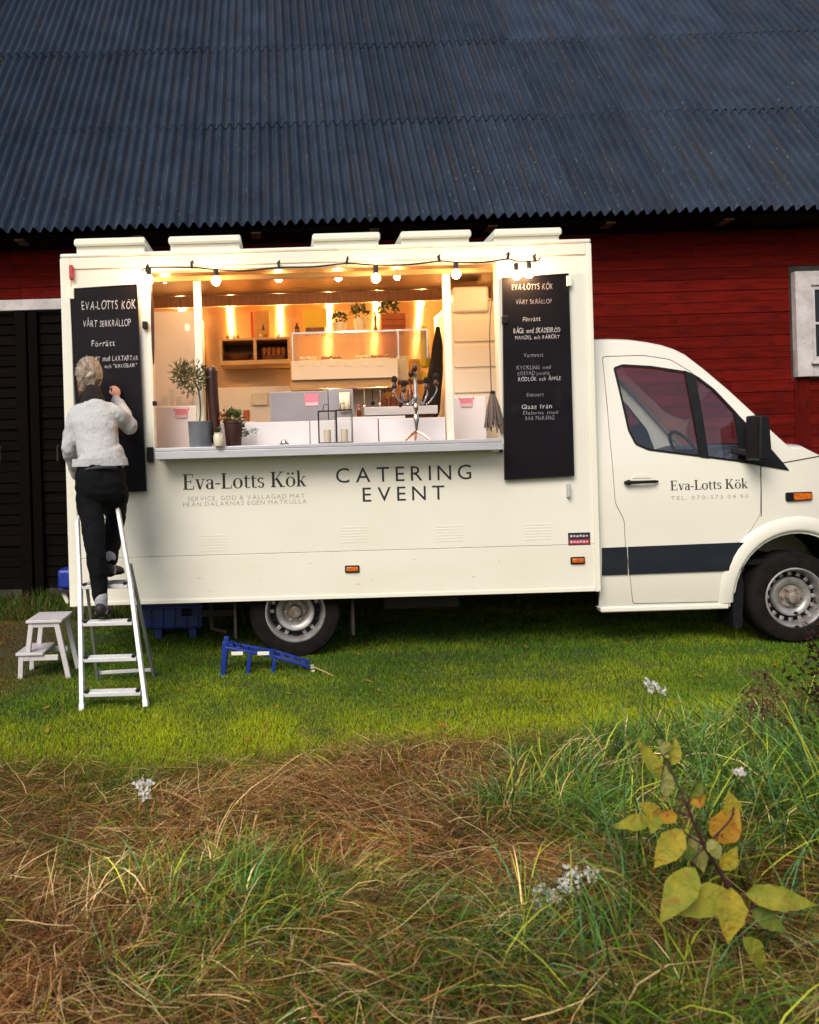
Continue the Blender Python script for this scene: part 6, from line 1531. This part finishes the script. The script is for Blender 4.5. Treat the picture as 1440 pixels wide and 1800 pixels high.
# tall dry weed and dark bramble at the edge of the lawn
M['seed'] = mat('dry_seed_head', (.06, .03, .022), (.12, .06, .035), 30, .9)
t = thing('dry_weed', 'tall dry weed with brown seed heads at the edge of the lawn', 'weed', (P(1325, 1350, 3.9).x, 3.9, gz(P(1325, 1350, 3.9).x, 3.9)))
for (px, py) in ((1340, 1190), (1360, 1220), (1322, 1222), (1375, 1262), (1312, 1250), (1348, 1245)):
    c = P(px, py, 3.9 + random.uniform(-.1, .1)); b = Vector((t.location.x + random.uniform(-.03, .03), 3.9, t.location.z))
    build(MB().limb([b, b.lerp(c, .5) + Vector((random.uniform(-.02, .02), 0, .03)), c], [.004, .003, .002], n=5), 'stem', M['seed'], t)
    build(leafy(MB(), c, (.035, .03, .04), 60, .02, .006, random.Random(px)), 'seed_head', M['seed'], t, smooth=False, raw=True)
M['dkleaf'] = leafm('bramble_leaf', (.025, .014, .008), (.045, .02, .01), (.03, .045, .01))
t = thing('bramble', 'dark brown bramble bush at the edge of the meadow beyond the yellow shrub', 'bush', (2.38, 3.6, gz(2.38, 3.6)))
q = MB(); rr = random.Random(21)
for i in range(24):
    a = rr.uniform(0, 6.28); b = t.location + Vector((rr.gauss(0, .12), rr.gauss(0, .12), 0)); e = b + Vector((math.cos(a) * rr.uniform(.05, .28), math.sin(a) * rr.uniform(.1, .3), rr.uniform(.45, .85)))
    build(MB().limb([b, b.lerp(e, .5) + Vector((0, 0, .12)), e], [.006, .004, .002], n=5), 'cane', M['stemp'], t)
    leafy(q, b.lerp(e, .7), (.14, .16, .30), 130, .032, .010, rr, 0)
tag(build(q, 'foliage', M['dkleaf'], t, smooth=False, raw=True), kind='stuff')

# fallen leaves on the lawn
q = MB(); rr = random.Random(33)
for i in range(90):
    y = rr.uniform(4.9, 8.8); x = rr.uniform(-.36, .62) * y; z = gz(x, y) + rr.uniform(.012, .03); a = rr.uniform(0, 6.28); L = rr.uniform(.02, .045)
    u = Vector((math.cos(a), math.sin(a), rr.uniform(-.3, .3))) * L; v_ = Vector((-math.sin(a), math.cos(a), rr.uniform(-.3, .3))) * L * .4; p = Vector((x, y, z))
    q.add([p - u, p - v_, p + u, p + v_], [(0, 1, 2), (0, 2, 3)])
tag(build(q, 'fallen_leaves', LM[2], None, smooth=False, raw=True), kind='stuff')

# small clutter of the kitchen
t = thing('utensil_rail', 'steel rail with hanging ladles and whisks under the serving shelf', 'utensils', (P(588, 684, 8.1).x, 8.1, P(588, 684, 8.1).z))
a_, b_ = P(560, 684, 8.1), P(700, 680, 8.1)
build(MB().tube([a_, b_], .006, 8), 'rail', M['silver'], t)
for i, px in enumerate((566, 576, 588, 598, 609, 640, 655, 668)):
    p = P(px, 684, 8.09); L = (.10, .13, .08, .12, .1, .14, .11, .12)[i]
    build(MB().tube([p, p - Vector((0, 0, L))], .004, 6).ball(p - Vector((0, 0, L + .015)), (.02, .012, .022), 10, 6), 'utensil', M['silver'] if i % 2 else M['black'], t)
for i, (px, n_, c_) in enumerate(((404, 5, 'white_c'), (418, 4, 'white_c'), (434, 3, 'crate'))):
    p = P(px, 742, 8.0); t = thing('cup_stack', ['tallest stack of pale cups behind the flower pot', 'middle stack of pale cups behind the flower pot', 'short stack of orange cups behind the flower pot'][i], 'cups', tuple(p), 'stacked cups')
    for k in range(n_): build(MB().lathe([(.022, 0), (.03, .06), (.026, .06), (.02, .004), (0, .004)], (p.x, 8.0, p.z + k * .022), 'z', 14), 'cup', M[c_], t)
build(MB().box(P(398, 742, 8.0).x - .05, P(440, 742, 8.0).x + .05, 7.9, 8.1, P(418, 742, 8.0).z - .02, P(418, 742, 8.0).z - .001), 'inner_shelf', M['ceil'], truck)
for i, px in enumerate((530, 556, 584, 612, 641, 668)):
    p = P(px, 640, 8.1); tg = build(MB().box(p.x - .028, p.x + .028, 8.093, 8.0985, p.z - .018, p.z + .018), 'price_card', M['trim'], truck, bevel=.002)
t = thing('tea_towel', 'pale striped tea towel hanging on the lilac machine', 'towel', tuple(P(605, 712, 7.48)))
a_ = P(596, 690, 7.485); q = MB()
for j in range(9):
    for z in (0, -.16): q.v.append((a_.x + j * .011, 7.485 + .006 * math.sin(j * 1.9), a_.z + z))
q.f = [(2 * j, 2 * j + 1, 2 * j + 3, 2 * j + 2) for j in range(8)]
o = build(q, 'cloth', M['white_c'], t); md = o.modifiers.new('t', 'SOLIDIFY'); md.thickness = .004
